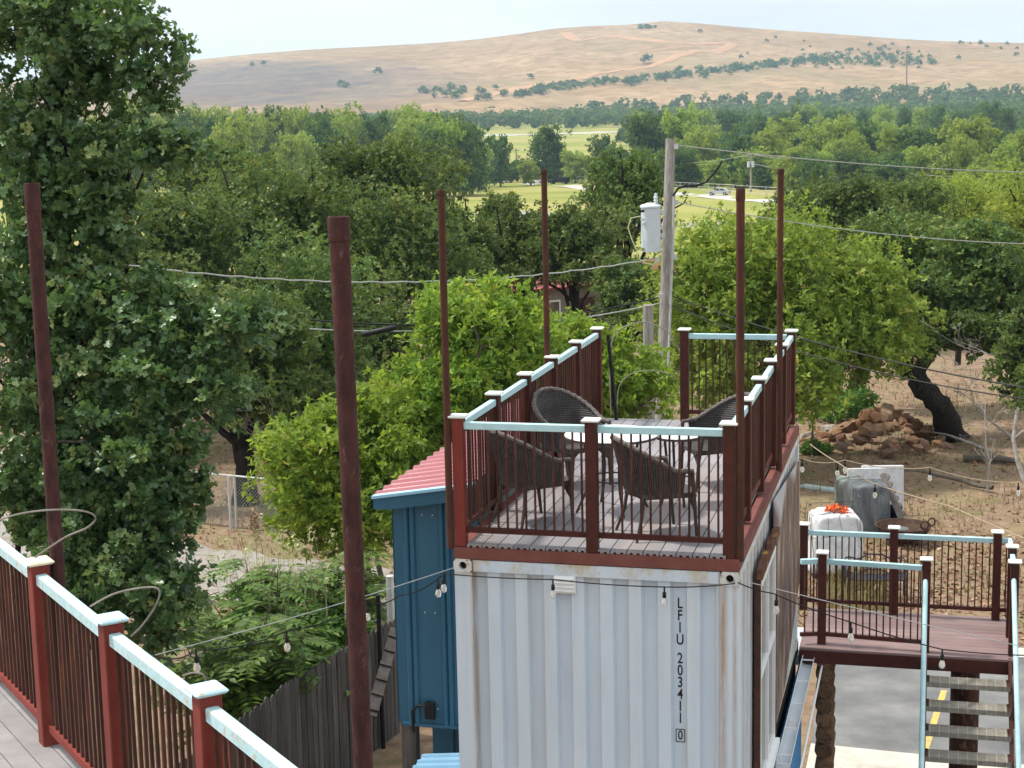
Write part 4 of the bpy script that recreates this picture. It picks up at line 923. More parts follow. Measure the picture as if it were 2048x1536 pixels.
for k in range(260):
    a = rg.gauss(0, .16); b = rg.gauss(0, .07); c = Vector((.02+a*.8+b*.4, -.10-a*.5+b, 1.34+rg.uniform(0, .10)-a*a)); e1 = Vector((rg.uniform(-1, 1), rg.uniform(-1, 1), rg.uniform(-1, 1))).normalized()*.03; e2 = Vector((rg.uniform(-1, 1), rg.uniform(-1, 1), rg.uniform(-1, 1))).normalized()*.02
    on_.add([c-e1-e2, c+e1-e2, c+e1+e2, c-e1+e2], [(0, 1, 2, 3)])
tag(on_.build("orange_netting", ORANGE, cg), kind="stuff")
p_ = on(1732, 1062); o = lump_box((.86, .8, 1.10), .17, 60, 14, 7, .03, .05, 11).build("grey_wrapped_crate", GREYB, None, tuple(p_)); o.rotation_euler = (0, 0, .3); tag(o, "tall dark grey plastic-wrapped crate behind the wire cage", "crate")
p_ = on(1698, 1040); o = lump_box((.62, .6, .98), .2, 48, 12, 9, .04, .0, 9).build("grey_wrapped_crate", mat("green_grey_wrap", (.12, .14, .12), (.24, .26, .24), 6, .4, bump=.5), None, tuple(p_)); tag(o, "shorter green-grey wrapped crate left of the tall grey crate", "crate")
for (px, py), sz, rz, rx, lb in (((1765, 1030), (.95, .07, 1.12), .2, -.10, "large white foam sheet leaning behind the grey crates"), ((1735, 1034), (.9, .06, 1.10), .25, -.12, "second white foam sheet showing above the tall grey crate")):
    p_ = on(px, py); o = MB().box((0, 0, sz[2]/2), sz, bev=.015).build("foam_sheet", TARP, None, (p_.x, p_.y, .02)); o.rotation_euler = (rx, 0, rz); tag(o, lb, "foam sheet")
p_ = on(1690, 985); o = MB().box((0, 0, .03), (2.3, .28, .05)).build("pale_plank", mat("pale_blue_plank", (.42, .50, .50), (.5, .57, .57), 6, .7), None, tuple(p_)); o.rotation_euler = (0, 0, -.42); tag(o, "pale blue-grey plank lying on the ground left of the crates", "plank")
st_pts = []
for k in range(7): st_pts += [(k*.17, 0), (k*.17+.05, .075), (k*.17+.10, .075)]
mb = MB().prism(st_pts+[(1.22, 0), (1.22, -.12), (0, -.12)], -.025, .025, 'x'); om = mb.mesh("stair_stringer", mat("old_wood", (.17, .15, .13), (.27, .245, .22), 9, .9, bump=.4))
p_ = at(1812, 1046, 35.2); q_ = at(1776, 962, 35.6); o = inst(om, "stair_stringer", None, tuple(p_))
v_ = (q_-p_).normalized(); n_ = Vector((.75, -.25, .45)); n_ = (n_-v_*n_.dot(v_)).normalized(); c_ = v_.cross(n_)
o.matrix_world = Matrix(((c_.x, v_.x, n_.x, p_.x), (c_.y, v_.y, n_.y, p_.y), (c_.z, v_.z, n_.z, p_.z), (0, 0, 0, 1))); tag(o, "notched grey wooden stair stringer leaning over the rusty bowl", "plank")
p_ = on(1806, 1086); bw_ = thing("rusty_bowl", "wide rusty cast iron bowl with two ring handles beside the crates", "bowl", tuple(p_))
IRON = mat("rusty_iron", (.045, .028, .02), (.105, .06, .04), 8, .8, bump=.5)
MB().lathe([(0, .02), (.25, .04), (.45, .15), (.57, .36), (.60, .40), (.56, .39), (.43, .18), (.24, .08), (0, .06)], n=28).build("bowl", IRON, bw_)
hm = MB().tube([(.085*math.cos(a), 0, .085*math.sin(a)) for a in [2*math.pi*k/16 for k in range(17)]], .02, 7).mesh("ring_handle", IRON)
inst(hm, "ring_handle", bw_, (.44, -.28, .48), (0, 0, .3)); inst(hm, "ring_handle", bw_, (.58, .02, .48), (0, 0, .6))
MB().lathe([(0, .26), (.20, .27), (.21, .285), (.0, .31)], (-.1, .02, .03), 24).build("grey_lid", mat("dull_grey_lid", (.10, .11, .115), (.16, .17, .175), 8, .6), bw_)
p_ = on(1786, 1056); tag(MB().lathe([(0, 0), (.15, 0), (.19, .46), (.2, .46), (.2, .49), (.17, .48), (.13, .05), (0, .05)], n=18).build("black_bucket", mat("blue_black_plastic", (.008, .009, .02), None, rough=.4), None, tuple(p_)), "blue-black bucket standing behind the rusty bowl", "bucket")
p_ = on(1748, 1190); be = thing("iron_bench", "ornate wrought iron bench seen through the landing's railings", "bench", tuple(p_), R_(8))
IRN = mat("wrought_iron", (.03, .03, .04), (.06, .06, .075), 10, .5)
bb = MB(); bt = [(-.55+1.1*k/24, 0, .72+.10*math.exp(-((k-12)/4.)**2)+.02*math.sin(k*.9)) for k in range(25)]
bb.tube(bt, .016, 6).tube([(x, 0, z-.30) for x, y, z in bt], .014, 6)
for k in range(0, 25, 2): bb.tube([bt[k], (bt[k][0]+.03, 0, bt[k][2]-.15), (bt[k][0], 0, bt[k][2]-.30)], .008, 5)
bb.build("backrest", IRN, be)
for k in range(5): MB().box((0, -.06-.09*k, .42), (1.1, .06, .018)).build("seat_slat", IRN, be)
for x in (-.55, .55):
    for y in (0, -.45): MB().tube([(x, y, 0), (x, y*.98, .62)], .017, 6).build("leg", IRN, be)
    MB().tube([(x, 0, .62), (x, -.25, .66), (x, -.46, .60)], .016, 6).build("armrest", IRN, be)

# rock pile
ROCKM = []
rg = np.random.default_rng(11)
def rock_mat(nm, stops):
    m, N, L, B = _new(nm); oi = N.new("ShaderNodeObjectInfo"); col = ramp(N, L, oi.outputs["Random"], stops)
    col = mixc(N, L, maprange(N, L, pos_noise(N, L, 5, 6, .7), .4, .7), col, (.16, .085, .05)); L.new(col, B.inputs["Base Color"]); B.inputs["Roughness"].default_value = .95
    bn = N.new("ShaderNodeBump"); bn.inputs["Strength"].default_value = .8; bn.inputs["Distance"].default_value = .05; L.new(pos_noise(N, L, 12, 7, .7), bn.inputs["Height"]); L.new(bn.outputs[0], B.inputs["Normal"]); return m
SAND = rock_mat("orange_sandstone", [(0, (.22, .115, .06)), (.25, (.36, .18, .085)), (.5, (.40, .26, .14)), (.7, (.20, .13, .10)), (.85, (.30, .14, .08)), (1, (.44, .33, .21))])
LIMES = rock_mat("pale_limestone", [(0, (.42, .40, .36)), (1, (.55, .53, .48))])
def hull(seed, m, name="rock"):
    r = np.random.default_rng(seed); bm = bmesh.new()
    for _ in range(17):
        v = r.normal(size=3); v /= np.linalg.norm(v); v *= r.uniform(.8, 1.0); bm.verts.new((v[0], v[1]*.8, v[2]*.62))
    res = bmesh.ops.convex_hull(bm, input=bm.verts); bmesh.ops.delete(bm, geom=[g for g in res["geom_interior"] if isinstance(g, bmesh.types.BMVert)], context='VERTS')
    bmesh.ops.bevel(bm, geom=list(bm.edges), offset=.025, segments=1, affect='EDGES')
    me = bpy.data.meshes.new(name); bm.to_mesh(me); bm.free(); me.materials.append(m); return me
hulls = [hull(k, SAND) for k in range(9)]
def put_rock(x, y, z, s, label, grp, me=None, fl=1.0):
    o = inst(me or hulls[rg.integers(0, 9)], "rock", None, (x, y, z), tuple(rg.uniform(-.5, .5, 2))+(rg.uniform(0, 6),), (s, s*rg.uniform(.75, 1.1), s*rg.uniform(.75, 1.05)*fl)); tag(o, label, "rock", grp)
hc = on(1775, 900); hc = Vector((2.55, 32.6, 0))
n_ = 0
while n_ < 104:
    a, r_ = rg.uniform(0, 6.283), math.sqrt(rg.uniform(0, 1)); x, y = math.cos(a)*r_*1.95-.1, math.sin(a)*r_*1.9-.3
    if x < -.8 and y > .2: continue
    z = .95*(1-r_)**.8*(1.1 if x > -.4 else .6); s = rg.uniform(.19, .44)*(1.08-.3*r_)
    put_rock(hc.x+x, hc.y+y, z+.05, s, ("large" if s > .36 else "middling" if s > .28 else "small")+" orange-brown sandstone rock heaped in the rock pile", "rocks of the rock pile"); n_ += 1
for k in range(46):
    x, y = rg.normal(0, 1.9), rg.normal(-2.6, 1.1); put_rock(hc.x+x-.2, hc.y+y, .02, rg.uniform(.05, .13), "small loose stone scattered on the ground before the rock pile", "loose stones before the rock pile")
lm1 = hull(40, LIMES); lm2 = hull(43, LIMES)
for (px, py), s, lb, me in (((1664, 880), .50, "largest pale grey limestone boulder left of the rock pile", lm1), ((1622, 888), .38, "smaller pale limestone boulder at the left foot of the light green tree", lm2), ((1645, 838), .20, "small pale stone on top behind the large limestone boulder", lm2)):
    p_ = on(px, py); put_rock(p_.x, p_.y, .26 if s < .3 else .18, s, lb, None, me, 1.25)
# dead branches and logs
def branching(mb, p, d, L_, r_, depth, rg, spread=.6, droop=0., minr=.006, seg=4):
    pts = [p]; rad = [r_]; q = p.copy(); dd = d.copy()
    for k in range(seg):
        dd = (dd+Vector((rg.gauss(0, .16), rg.gauss(0, .16), rg.gauss(0, .12)-droop))).normalized(); q = q+dd*(L_/seg); pts.append(q.copy()); rad.append(max(minr*.6, r_*(1-.55*(k+1)/seg)))
    mb.tube(pts, rad, 6 if r_ > .03 else 4, cap=False)
    if depth > 0:
        for k in range(rg.choice((2, 3, 3))):
            i = rg.randint(1, seg); nd = (dd+Vector((rg.uniform(-1, 1), rg.uniform(-1, 1), rg.uniform(-.6, .8)))*spread*1.3).normalized()
            branching(mb, pts[i], nd, L_*rg.uniform(.45, .75), rad[i]*.65, depth-1, rg, spread, droop, minr, seg)
def dead(name, label, p, d, L_, r_, depth, seed, m_=DEADW, spread=.6, droop=0., cat="dead tree"):
    mb = MB(); branching(mb, Vector((0, 0, 0)), Vector(d).normalized(), L_, r_, depth, random.Random(seed), spread, droop); return tag(mb.build(name, m_, None, tuple(p)), label, cat)
p_ = on(2050, 965); dead("dead_sapling", "bare grey dead sapling at the picture's right edge above the landing", p_, (-.35, .2, 1), 2.3, .07, 5, 3, DEADW)
p_ = on(1975, 985); dead("dead_sapling", "thinner bare sapling left of the edge sapling", p_, (-.05, .1, 1), 1.6, .04, 4, 6, DEADW)
p_ = on(1985, 905); dead("fallen_branch", "bleached fallen branch spreading left at the foot of the black leaning trunk", p_, (-.8, .3, .42), 1.9, .05, 4, 12, DEADW, .55, .03, "fallen branch")
p_ = on(1985, 985); dead("fallen_branch", "grey fallen branch lying right of the foam sheets", p_+Vector((0, 0, .12)), (-1, .35, .06), 1.7, .06, 2, 21, BARKG, .4, .0, "fallen branch")
p_ = on(1935, 925); o = MB().tube([(-.1, 0, .12), (.5, .05, .14), (1.0, -.1, .12), (1.3, -.1, .10)], [.10, .11, .09, .07], 9).build("fallen_log", BARKG, None, tuple(p_)); tag(o, "short brown log lying right of the rock pile", "log")
p_ = on(2030, 880); dead("dead_brush", "tangle of bare bleached brush right of the fallen branch", p_, (-.7, .1, .6), 1.5, .04, 5, 44, DEADW, .7, 0, "dead brush")
p_ = on(1905, 880); dead("dead_brush", "low dry brush at the base of the leaning black trunk", p_, (.2, -.2, .8), .8, .03, 4, 47, DEADW, .9, 0, "dead brush")
p_ = at(2075, 725, 37); dead("dead_limb", "long bleached dead limb reaching in from the right edge, bare twigs upright", p_, (-1, .1, .35), 1.15, .04, 4, 33, DEADW, .55, -.04, "dead limb")
p_ = at(760, 860, 31); dead("dead_shrub", "tangle of bare grey twigs left of the light green trees, behind the foreground pole", (p_.x, p_.y, 0), (.05, 0, 1), 3.4, .06, 4, 5, BARKG, .5, 0, "dead shrub")

# ================================================================== VEGETATION
T_QUAD = (np.array([(-.5, 0, 0), (0, -.30, .06), (.5, 0, -.02), (0, .30, .06)]), np.array([(0, 1, 2), (0, 2, 3)]))
_ok = [(-.5, 0), (-.25, -.28), (-.08, -.13), (.10, -.36), (.22, -.14), (.5, 0), (.22, .14), (.10, .36), (-.08, .13), (-.25, .28)]
T_OAK = (np.array([(0, 0, -.05)]+[(x, y, .10*abs(y)/.36) for x, y in _ok]), np.array([(0, 1+k, 1+(k+1) % len(_ok)) for k in range(len(_ok))]))
T_OAKS = (np.array([(-.5, 0, 0), (-.2, -.28, .06), (.02, -.10, 0), (.2, -.33, .07), (.5, 0, -.02), (.2, .33, .07), (.02, .10, 0), (-.2, .28, .06)]), np.array([(0, 1, 2), (2, 3, 4), (4, 5, 6), (6, 7, 0), (0, 2, 6), (2, 4, 6)]))
T_LANCE = (np.array([(-.5, 0, 0), (-.1, -.16, .04), (.5, 0, -.06), (-.1, .16, .04)]), np.array([(0, 1, 2), (0, 2, 3)]))
T_ELM = (np.array([(-.5, 0, 0), (-.05, -.24, .05), (.5, 0, -.05), (-.05, .24, .05)]), np.array([(0, 1, 2), (0, 2, 3)]))
def unit(v): return v/np.maximum(np.linalg.norm(v, axis=-1, keepdims=True), 1e-9)
def leaves(cent, rad, n, size, rng, tmpl=T_QUAD, flat=.75, up=.55, out=.5, droop=.15, svar=.5, shell=.45, ros=0):
    """n leaves scattered through clumps; returns V, F, tint"""
    cent = np.asarray(cent, float); rad = np.asarray(rad, float); w = rad**2
    if ros:
        m = n//ros; idx = rng.choice(len(cent), m, p=w/w.sum()); d = unit(rng.normal(size=(m, 3))); off = d*(rng.uniform(0, 1, m)**shell)[:, None]*rad[idx][:, None]; off[:, 2] *= flat
        ax = unit(d*out+np.array([0, 0, up*.8])+rng.normal(size=(m, 3))*.45); pe = unit(np.cross(ax, rng.normal(size=(m, 3)))); pb = np.cross(ax, pe)
        phi = (np.arange(ros)*2.4)[None]+rng.uniform(0, 6.28, m)[:, None]+rng.normal(0, .3, (m, ros)); al = rng.uniform(.55, 1.45, (m, ros))
        dr = ax[:, None]*np.cos(al)[..., None]+(pe[:, None]*np.cos(phi)[..., None]+pb[:, None]*np.sin(phi)[..., None])*np.sin(al)[..., None]; dr[..., 2] -= droop*.6; tan = unit(dr).reshape(-1, 3)
        axr = np.repeat(ax, ros, 0)+rng.normal(size=(m*ros, 3))*.25; nor = unit(axr-tan*np.sum(axr*tan, -1, keepdims=True)); bit = np.cross(nor, tan); n = m*ros; s = size*rng.uniform(1-svar, 1+svar, n)
        pos = np.repeat(cent[idx]+off, ros, 0)+tan*(s*.55)[:, None]+np.repeat(ax, ros, 0)*rng.uniform(0, size*.8, n)[:, None]; tv, tf = tmpl; k = len(tv)
        V = pos[:, None, :]+s[:, None, None]*(tv[None, :, 0:1]*tan[:, None, :]+tv[None, :, 1:2]*bit[:, None, :]+tv[None, :, 2:3]*nor[:, None, :]); F = (np.arange(n)*k)[:, None, None]+tf[None]
        cl = rng.normal(0, .13, len(cent)); ti = np.clip(np.repeat(rng.beta(2.2, 2.6, m)+cl[idx], ros)+rng.normal(0, .10, n), 0, 1); return V.reshape(-1, 3), F.reshape(-1, 3), np.repeat(ti, k)
    idx = rng.choice(len(cent), n, p=w/w.sum())
    d = unit(rng.normal(size=(n, 3))); rr_ = rng.uniform(0, 1, n)**shell; off = d*rr_[:, None]*rad[idx][:, None]; off[:, 2] *= flat
    pos = cent[idx]+off
    nor = unit(d*out+np.array([0, 0, up])+rng.normal(size=(n, 3))*.75)
    tan = unit(np.cross(nor, rng.normal(size=(n, 3)))+d*.5+np.array([0, 0, -droop])); tan = unit(tan-nor*np.sum(tan*nor, -1, keepdims=True)); bit = np.cross(nor, tan)
    s = size*rng.uniform(1-svar, 1+svar, n); tv, tf = tmpl; k = len(tv)
    V = pos[:, None, :]+s[:, None, None]*(tv[None, :, 0:1]*tan[:, None, :]+tv[None, :, 1:2]*bit[:, None, :]+tv[None, :, 2:3]*nor[:, None, :])
    F = (np.arange(n)*k)[:, None, None]+tf[None]
    cl = rng.normal(0, .14, len(cent)); ti = np.clip(rng.beta(2.2, 2.6, n)+cl[idx], 0, 1)
    return V.reshape(-1, 3), F.reshape(-1, 3), np.repeat(ti, k)
def clumps(ells, per, rng, lo=.35, minz=.2):
    """clump centres through a list of ellipsoids (c, r) with uneven edges"""
    C, S = [], []
    for (c, r, f) in ells:
        c, r = np.array(c, float), np.array(r, float); n = max(3, int(per*f)); d = unit(rng.normal(size=(n, 3))); u = lo+(1-lo)*rng.uniform(0, 1, n)**.6
        j = 1+.22*np.sin(d[:, 0]*5+c[0])*np.cos(d[:, 1]*4+c[1])*np.cos(d[:, 2]*3+c[0])+.15*rng.normal(size=n); j = np.where(rng.uniform(0, 1, n) < .10, j*1.18, j)
        p = c+d*r*(u*j)[:, None]; C.append(p); S.append(np.full(n, r.mean()))
    C = np.concatenate(C); S = np.concatenate(S); k = C[:, 2] > minz; return C[k], S[k]
def limbs(mb, base, top, r0, C, rng, nl=7, side=.0, twig=.012, h0=.3, wig=.12, every=1, lr=1.0):
    base, top = np.array(base, float), np.array(top, float); Hh = np.linalg.norm(top-base)
    tp = [base+(top-base)*t+np.array([*(rng.normal(0, wig*.35, 2)*Hh*.12*math.sin(math.pi*t)), 0]) for t in np.linspace(0, 1, 7)]; tr = r0*np.linspace(1, .35, 7); tr[0] *= 1.35; tr[1] *= 1.06
    mb.tube(tp, list(tr), 12, cap=False); nodes = [(p, r) for p, r in zip(tp[2:], tr[2:])]
    # main limbs towards farthest-spread clump centres
    pick = [int(rng.integers(len(C)))]
    for _ in range(min(nl, len(C))-1):
        dd = np.min(np.linalg.norm(C[:, None]-C[pick][None], axis=-1), axis=1); pick.append(int(np.argmax(dd)))
    for i in pick:
        e = C[i]; t0 = rng.uniform(h0, .85); a = base+(top-base)*t0; ra = r0*(1-.65*t0)*rng.uniform(.45, .65)*lr; m1 = a+(e-a)*.35+np.array([0, 0, -.05*Hh*.3])+rng.normal(0, .03, 3)*Hh; m2 = a+(e-a)*.7+rng.normal(0, .03, 3)*Hh+np.array([0, 0, .04*Hh])
        a0 = tp[min(6, int(t0*6))]; K = [np.array(q) for q in (a0, m1, m2, e)]; P = []
        for q in range(3):
            p0, p1, p2, p3 = K[max(q-1, 0)], K[q], K[q+1], K[min(q+2, 3)]
            for u in (0, .33, .66): P.append(.5*(2*p1+(p2-p0)*u+(2*p0-5*p1+4*p2-p3)*u*u+(3*p1-p0-3*p2+p3)*u**3)+rng.normal(0, .008, 3)*Hh)
        P.append(e); Rr = [ra*(1-.8*q/9) for q in range(10)]; mb.tube(P, Rr, 7, cap=False); nodes += [(P[q], Rr[q]) for q in range(2, 10)]
    NP = np.array([n_[0] for n_ in nodes]); NR = [n_[1] for n_ in nodes]; D0 = np.min(np.linalg.norm(C[:, None]-NP[None], axis=-1), axis=1); order = np.argsort(D0); n0 = len(NP); NP = np.concatenate([NP, np.zeros_like(C)]); cnt = n0
    for i in order:
        j = int(np.argmin(np.linalg.norm(NP[:cnt]-C[i], axis=1))); a = NP[j]; e = C[i]; m_ = (a+e)/2+rng.normal(0, .10, 3)*np.linalg.norm(e-a)
        r_ = min(NR[j]*.75, twig*2.2); mb.tube([a, m_, e], [r_, r_*.8, r_*.5], 4 if r_ > .02 else 3, cap=False); NP[cnt] = e; NR.append(max(r_*.6, twig*.25)); cnt += 1
def tree(name, label, cat, base, ells, per, nleaf, lsize, lmat, bark, seed, top=None, r0=.25, tmpl=T_QUAD, crad=.45, group=None, nl=8, minz=.3, twig=.015, flat=.75, lo=.35, droop=.15, wig=.12, up=.55, every=1, h0=.3, shell=.45, lr=1.0, ros=6, sat=5):
    rng = np.random.default_rng(seed); base = np.array(base, float); ex = []
    for c_, r_, f_ in ells:
        for k in range(sat):
            d_ = unit(rng.normal(size=3)); q = rng.uniform(.16, .34); ex.append((tuple(np.array(c_)+d_*np.array(r_)*rng.uniform(.95, 1.22)), tuple(np.array(r_)*q), .09*f_))
    C, S = clumps(list(ells)+ex, per, rng, lo, base[2]+minz)
    rad = np.clip(S*crad, .12, None)*rng.uniform(.45, 1.45, len(C)); V, F, ti = leaves(C, rad, nleaf, lsize, rng, tmpl, flat, up=up, droop=droop, shell=shell, ros=ros)
    t = thing(name, label, cat, tuple(base), group=group); ok = V[:, 2].reshape(-1, len(tmpl[0])).min(1) > base[2]+.03
    me = np_mesh("crown", V-base, F[np.repeat(ok, len(tmpl[1]))], lmat, ti); inst(me, "crown", t)
    if top is None: top = np.average(C, axis=0, weights=S)+np.array([0, 0, .15*np.ptp(C[:, 2])])
    mb = MB(); limbs(mb, base, top, r0, C, rng, nl, twig=twig, wig=wig, every=every, h0=h0, lr=lr); mb.v = [tuple(np.array(v)-base) for v in mb.v]; mb.build("trunk", bark, t); return t
def E_(px, py, rx, ry, dep, f=1.0, dscale=1.0):
    k = dep/FPX; return (tuple(at(px, py, dep)), (rx*k, (rx+ry)/2*k*dscale, ry*k), f)
# foreground oak, left
fo = [E_(60, 40, 170, 110, 18, 1.1), E_(215, 50, 100, 75, 17.6, .6), E_(305, 80, 50, 45, 17.5, .25), E_(310, 165, 58, 45, 17.5, .32), E_(120, 170, 150, 90, 18, .9), E_(60, 300, 130, 110, 18, .9), E_(180, 290, 75, 60, 17.6, .35),
      E_(330, 300, 66, 42, 17.4, .7), E_(120, 450, 140, 110, 18, 1.0), E_(215, 410, 75, 60, 17.6, .5), E_(60, 600, 160, 130, 17.6, 1.1), E_(230, 640, 150, 85, 17.4, 1.0), E_(390, 640, 100, 50, 17.1, .55), E_(490, 650, 62, 34, 17, .28), E_(330, 580, 60, 35, 17.2, .2),
      E_(120, 780, 190, 120, 17.4, 1.1), E_(310, 760, 130, 90, 17.2, .9), E_(425, 790, 80, 68, 17, .55), E_(380, 720, 80, 45, 17, .35), E_(200, 920, 180, 90, 17.3, .9), E_(345, 900, 90, 90, 17, .6), E_(320, 985, 45, 40, 17, .15), E_(60, 1000, 110, 60, 17.4, .5), E_(130, 950, 170, 75, 17.3, .8), E_(245, 1000, 100, 55, 17.1, .45), E_(180, 1050, 160, 60, 17.2, .7), E_(330, 1060, 60, 45, 17, .25), E_(130, 390, 120, 70, 17.9, .5), E_(150, 1080, 130, 70, 17.2, .5), E_(330, 1130, 80, 75, 17, .5), E_(250, 1180, 120, 100, 17, .7), E_(150, 1220, 150, 120, 17.2, .6), E_(340, 1230, 75, 65, 16.9, .35)]
gb = at(60, 900, 18.2)
tree("oak_tree", "large dark glossy-leaved oak filling the left side, nearest tree", "tree", (gb.x, gb.y, 0), fo, 46, 76000, .088, OAK, BARK, 3, top=tuple(at(110, 60, 18.2)), r0=.24, tmpl=T_OAKS, crad=.27, ros=7, sat=3, nl=24, minz=.15, twig=.010, lo=.25, shell=.55, lr=.38, h0=.15)
# light green trees behind the container
lt = [E_(690, 930, 150, 120, 30, 1.0), E_(600, 960, 70, 90, 29, .35), E_(610, 1040, 70, 60, 29, .3), E_(720, 1030, 120, 70, 29.5, .6), E_(800, 850, 100, 90, 30.5, .6), E_(700, 820, 60, 40, 30, .2)]
gb = at(730, 1000, 30.2); tree("elm_tree", "light green low spreading elm behind the blue lean-to, foremost of three", "tree", (gb.x, gb.y, 0), lt+[E_(570, 900, 40, 60, 29.5, .2), E_(640, 1090, 60, 25, 29, .2), E_(760, 940, 110, 110, 30, .6), E_(640, 860, 60, 50, 30, .25)], 95, 40000, .115, LIME, BARKG, 21, r0=.12, crad=.34, tmpl=T_ELM, droop=.25, nl=9, twig=.01)
lt = [E_(960, 680, 110, 110, 31, 1.0), E_(900, 780, 120, 100, 31, .9), E_(960, 590, 55, 38, 31, .25), E_(1030, 660, 80, 70, 31.5, .5), E_(870, 690, 60, 50, 31, .25), E_(850, 880, 110, 90, 30.5, .6), E_(1000, 780, 120, 90, 31.5, .7)]
gb = at(940, 900, 31.2); tree("elm_tree", "light green elm with pointed top rising behind the left deck railing", "tree", (gb.x, gb.y, 0), lt+[E_(880, 620, 45, 40, 31, .2), E_(830, 790, 70, 60, 31, .35)], 90, 42000, .115, LIME, BARKG, 22, r0=.13, crad=.34, tmpl=T_ELM, droop=.25, nl=9, twig=.01)
lt = [E_(1140, 690, 85, 55, 33, .8), E_(1180, 760, 90, 90, 33, .8), E_(1080, 740, 80, 80, 33, .6), E_(1260, 740, 70, 60, 33.5, .5), E_(1280, 800, 90, 60, 33, .5)]
gb = at(1170, 850, 33); tree("elm_tree", "light green elm seen through the gap in the rear deck railing", "tree", (gb.x, gb.y, 0), lt, 75, 26000, .115, LIME, BARKG, 23, r0=.11, crad=.34, tmpl=T_ELM, droop=.25, nl=8, twig=.01)
lt = [E_(1560, 560, 190, 120, 42, 1.3), E_(1450, 530, 130, 90, 41, .8), E_(1390, 640, 110, 110, 41, .8), E_(1680, 620, 150, 120, 42, 1.0), E_(1540, 690, 200, 110, 41, 1.2), E_(1440, 760, 110, 90, 40.5, .6), E_(1700, 720, 120, 60, 42, .5), E_(1560, 470, 90, 45, 42, .4), E_(1640, 760, 70, 60, 40.5, .3), E_(1790, 680, 60, 35, 42, .2)]
gb = at(1500, 830, 41.5); tree("elm_tree", "broad bright green elm right of the utility pole, above the rock pile", "tree", (gb.x, gb.y, 0), lt+[E_(1380, 540, 70, 70, 41, .4), E_(1720, 560, 90, 70, 42, .5), E_(1800, 650, 70, 45, 42, .3)], 105, 78000, .13, OLIVE, BARKG, 24, r0=.2, crad=.30, tmpl=T_ELM, droop=.2, nl=12, twig=.014)
# shrubs at the foot of it
for (px, py, rx, ry, dp, sd, m_, lb) in ((1625, 765, 48, 52, 43.5, 61, LIME, "yellow-green sprouting shrub right of the deck corner"), (1685, 815, 52, 48, 49, 62, SUMAC, "dark green ivy-like shrub behind the limestone boulders"), (1632, 905, 26, 14, 44.0, 63, SUMAC, "low green weeds at the left foot of the rock pile")):
    gb = at(px, py, dp); tree("shrub", lb, "shrub", (gb.x, gb.y, 0), [E_(px, py, rx, ry, dp, 1.0), E_(px-10, py+ry*.7, rx*.9, ry*.6, dp, .5)], 26, 4200, .10, m_, BARKG, sd, r0=.03, crad=.42, nl=5, minz=.0, twig=.006)
# sapling thicket with compound leaves
def sapling(label, base, Ht, spread, nst, seed):
    rng = np.random.default_rng(seed); V, F, Ti = [], [], []; mb = MB(); b0 = np.array(base); tv, tf = T_LANCE; nv = 0
    for s in range(nst):
        a = rng.uniform(0, 6.283); tip = np.array([math.cos(a)*spread*rng.uniform(.3, 1), math.sin(a)*spread*rng.uniform(.3, 1), Ht*rng.uniform(.65, 1.05)]); mid = tip*.5+np.array([0, 0, Ht*.12]); mb.tube([(0, 0, 0), tuple(mid), tuple(tip)], [.022, .014, .006], 5, cap=False)
        for f in range(int(13*Ht/3)+5):
            t = rng.uniform(.35, 1.0); p = (tip*t if t > .5 else mid*t*2) if False else (mid+(tip-mid)*(t-.5)*2 if t > .5 else mid*t*2)
            az = rng.uniform(0, 6.283); L_ = rng.uniform(.45, .75); d = np.array([math.cos(az), math.sin(az), .35]); d /= np.linalg.norm(d); n_ = 7; rach = []
            for k in range(n_+1):
                u = k/n_; q = p+d*L_*u+np.array([0, 0, -.38*L_*u*u]); rach.append(tuple(q))
            mb.tube(rach[::2], .004, 3, cap=False); side = np.cross(d, [0, 0, 1.]); side /= np.linalg.norm(side)
            for k in range(2, n_+1):
                for sg in (1, -1):
                    tan = side*sg*.9+d*.35+np.array([0, 0, -.25]); tan /= np.linalg.norm(tan); nor = np.array([0, 0, 1.])+d*.2+rng.normal(0, .25, 3); nor -= tan*nor.dot(tan); nor /= np.linalg.norm(nor); bit = np.cross(nor, tan); sz = rng.uniform(.14, .20)
                    c = np.array(rach[k])+tan*sz*.5; V.append(c+sz*(tv[:, 0:1]*tan+tv[:, 1:2]*1.5*bit+tv[:, 2:3]*nor)); F.append(tf+nv); nv += len(tv); Ti += [rng.beta(2, 2)]*len(tv)
    t = thing("sapling", label, "shrub", tuple(b0)); inst(np_mesh("crown", np.concatenate(V), np.concatenate(F), SUMAC, np.array(Ti)), "crown", t); mb.build("stems", BARKG, t)
p_ = at(545, 1250, 24.0); sapling("leafy sapling with feathery compound leaves behind the board fence, centre of its thicket", (p_.x, p_.y, 0), 2.7, 1.0, 17, 71)
p_ = at(655, 1220, 26.0); sapling("right-hand sapling with feathery leaves drooping over the board fence", (p_.x, p_.y, 0), 2.4, 1.1, 16, 72)
p_ = at(450, 1290, 22.0); sapling("left-hand sapling with feathery leaves beside the dark oak", (p_.x, p_.y, 0), 2.7, 1.0, 17, 73)
p_ = at(590, 1290, 23.2); sapling("low sapling with feathery leaves pressed against the board fence", (p_.x-.3, p_.y, 0), 1.9, 1.0, 13, 74)
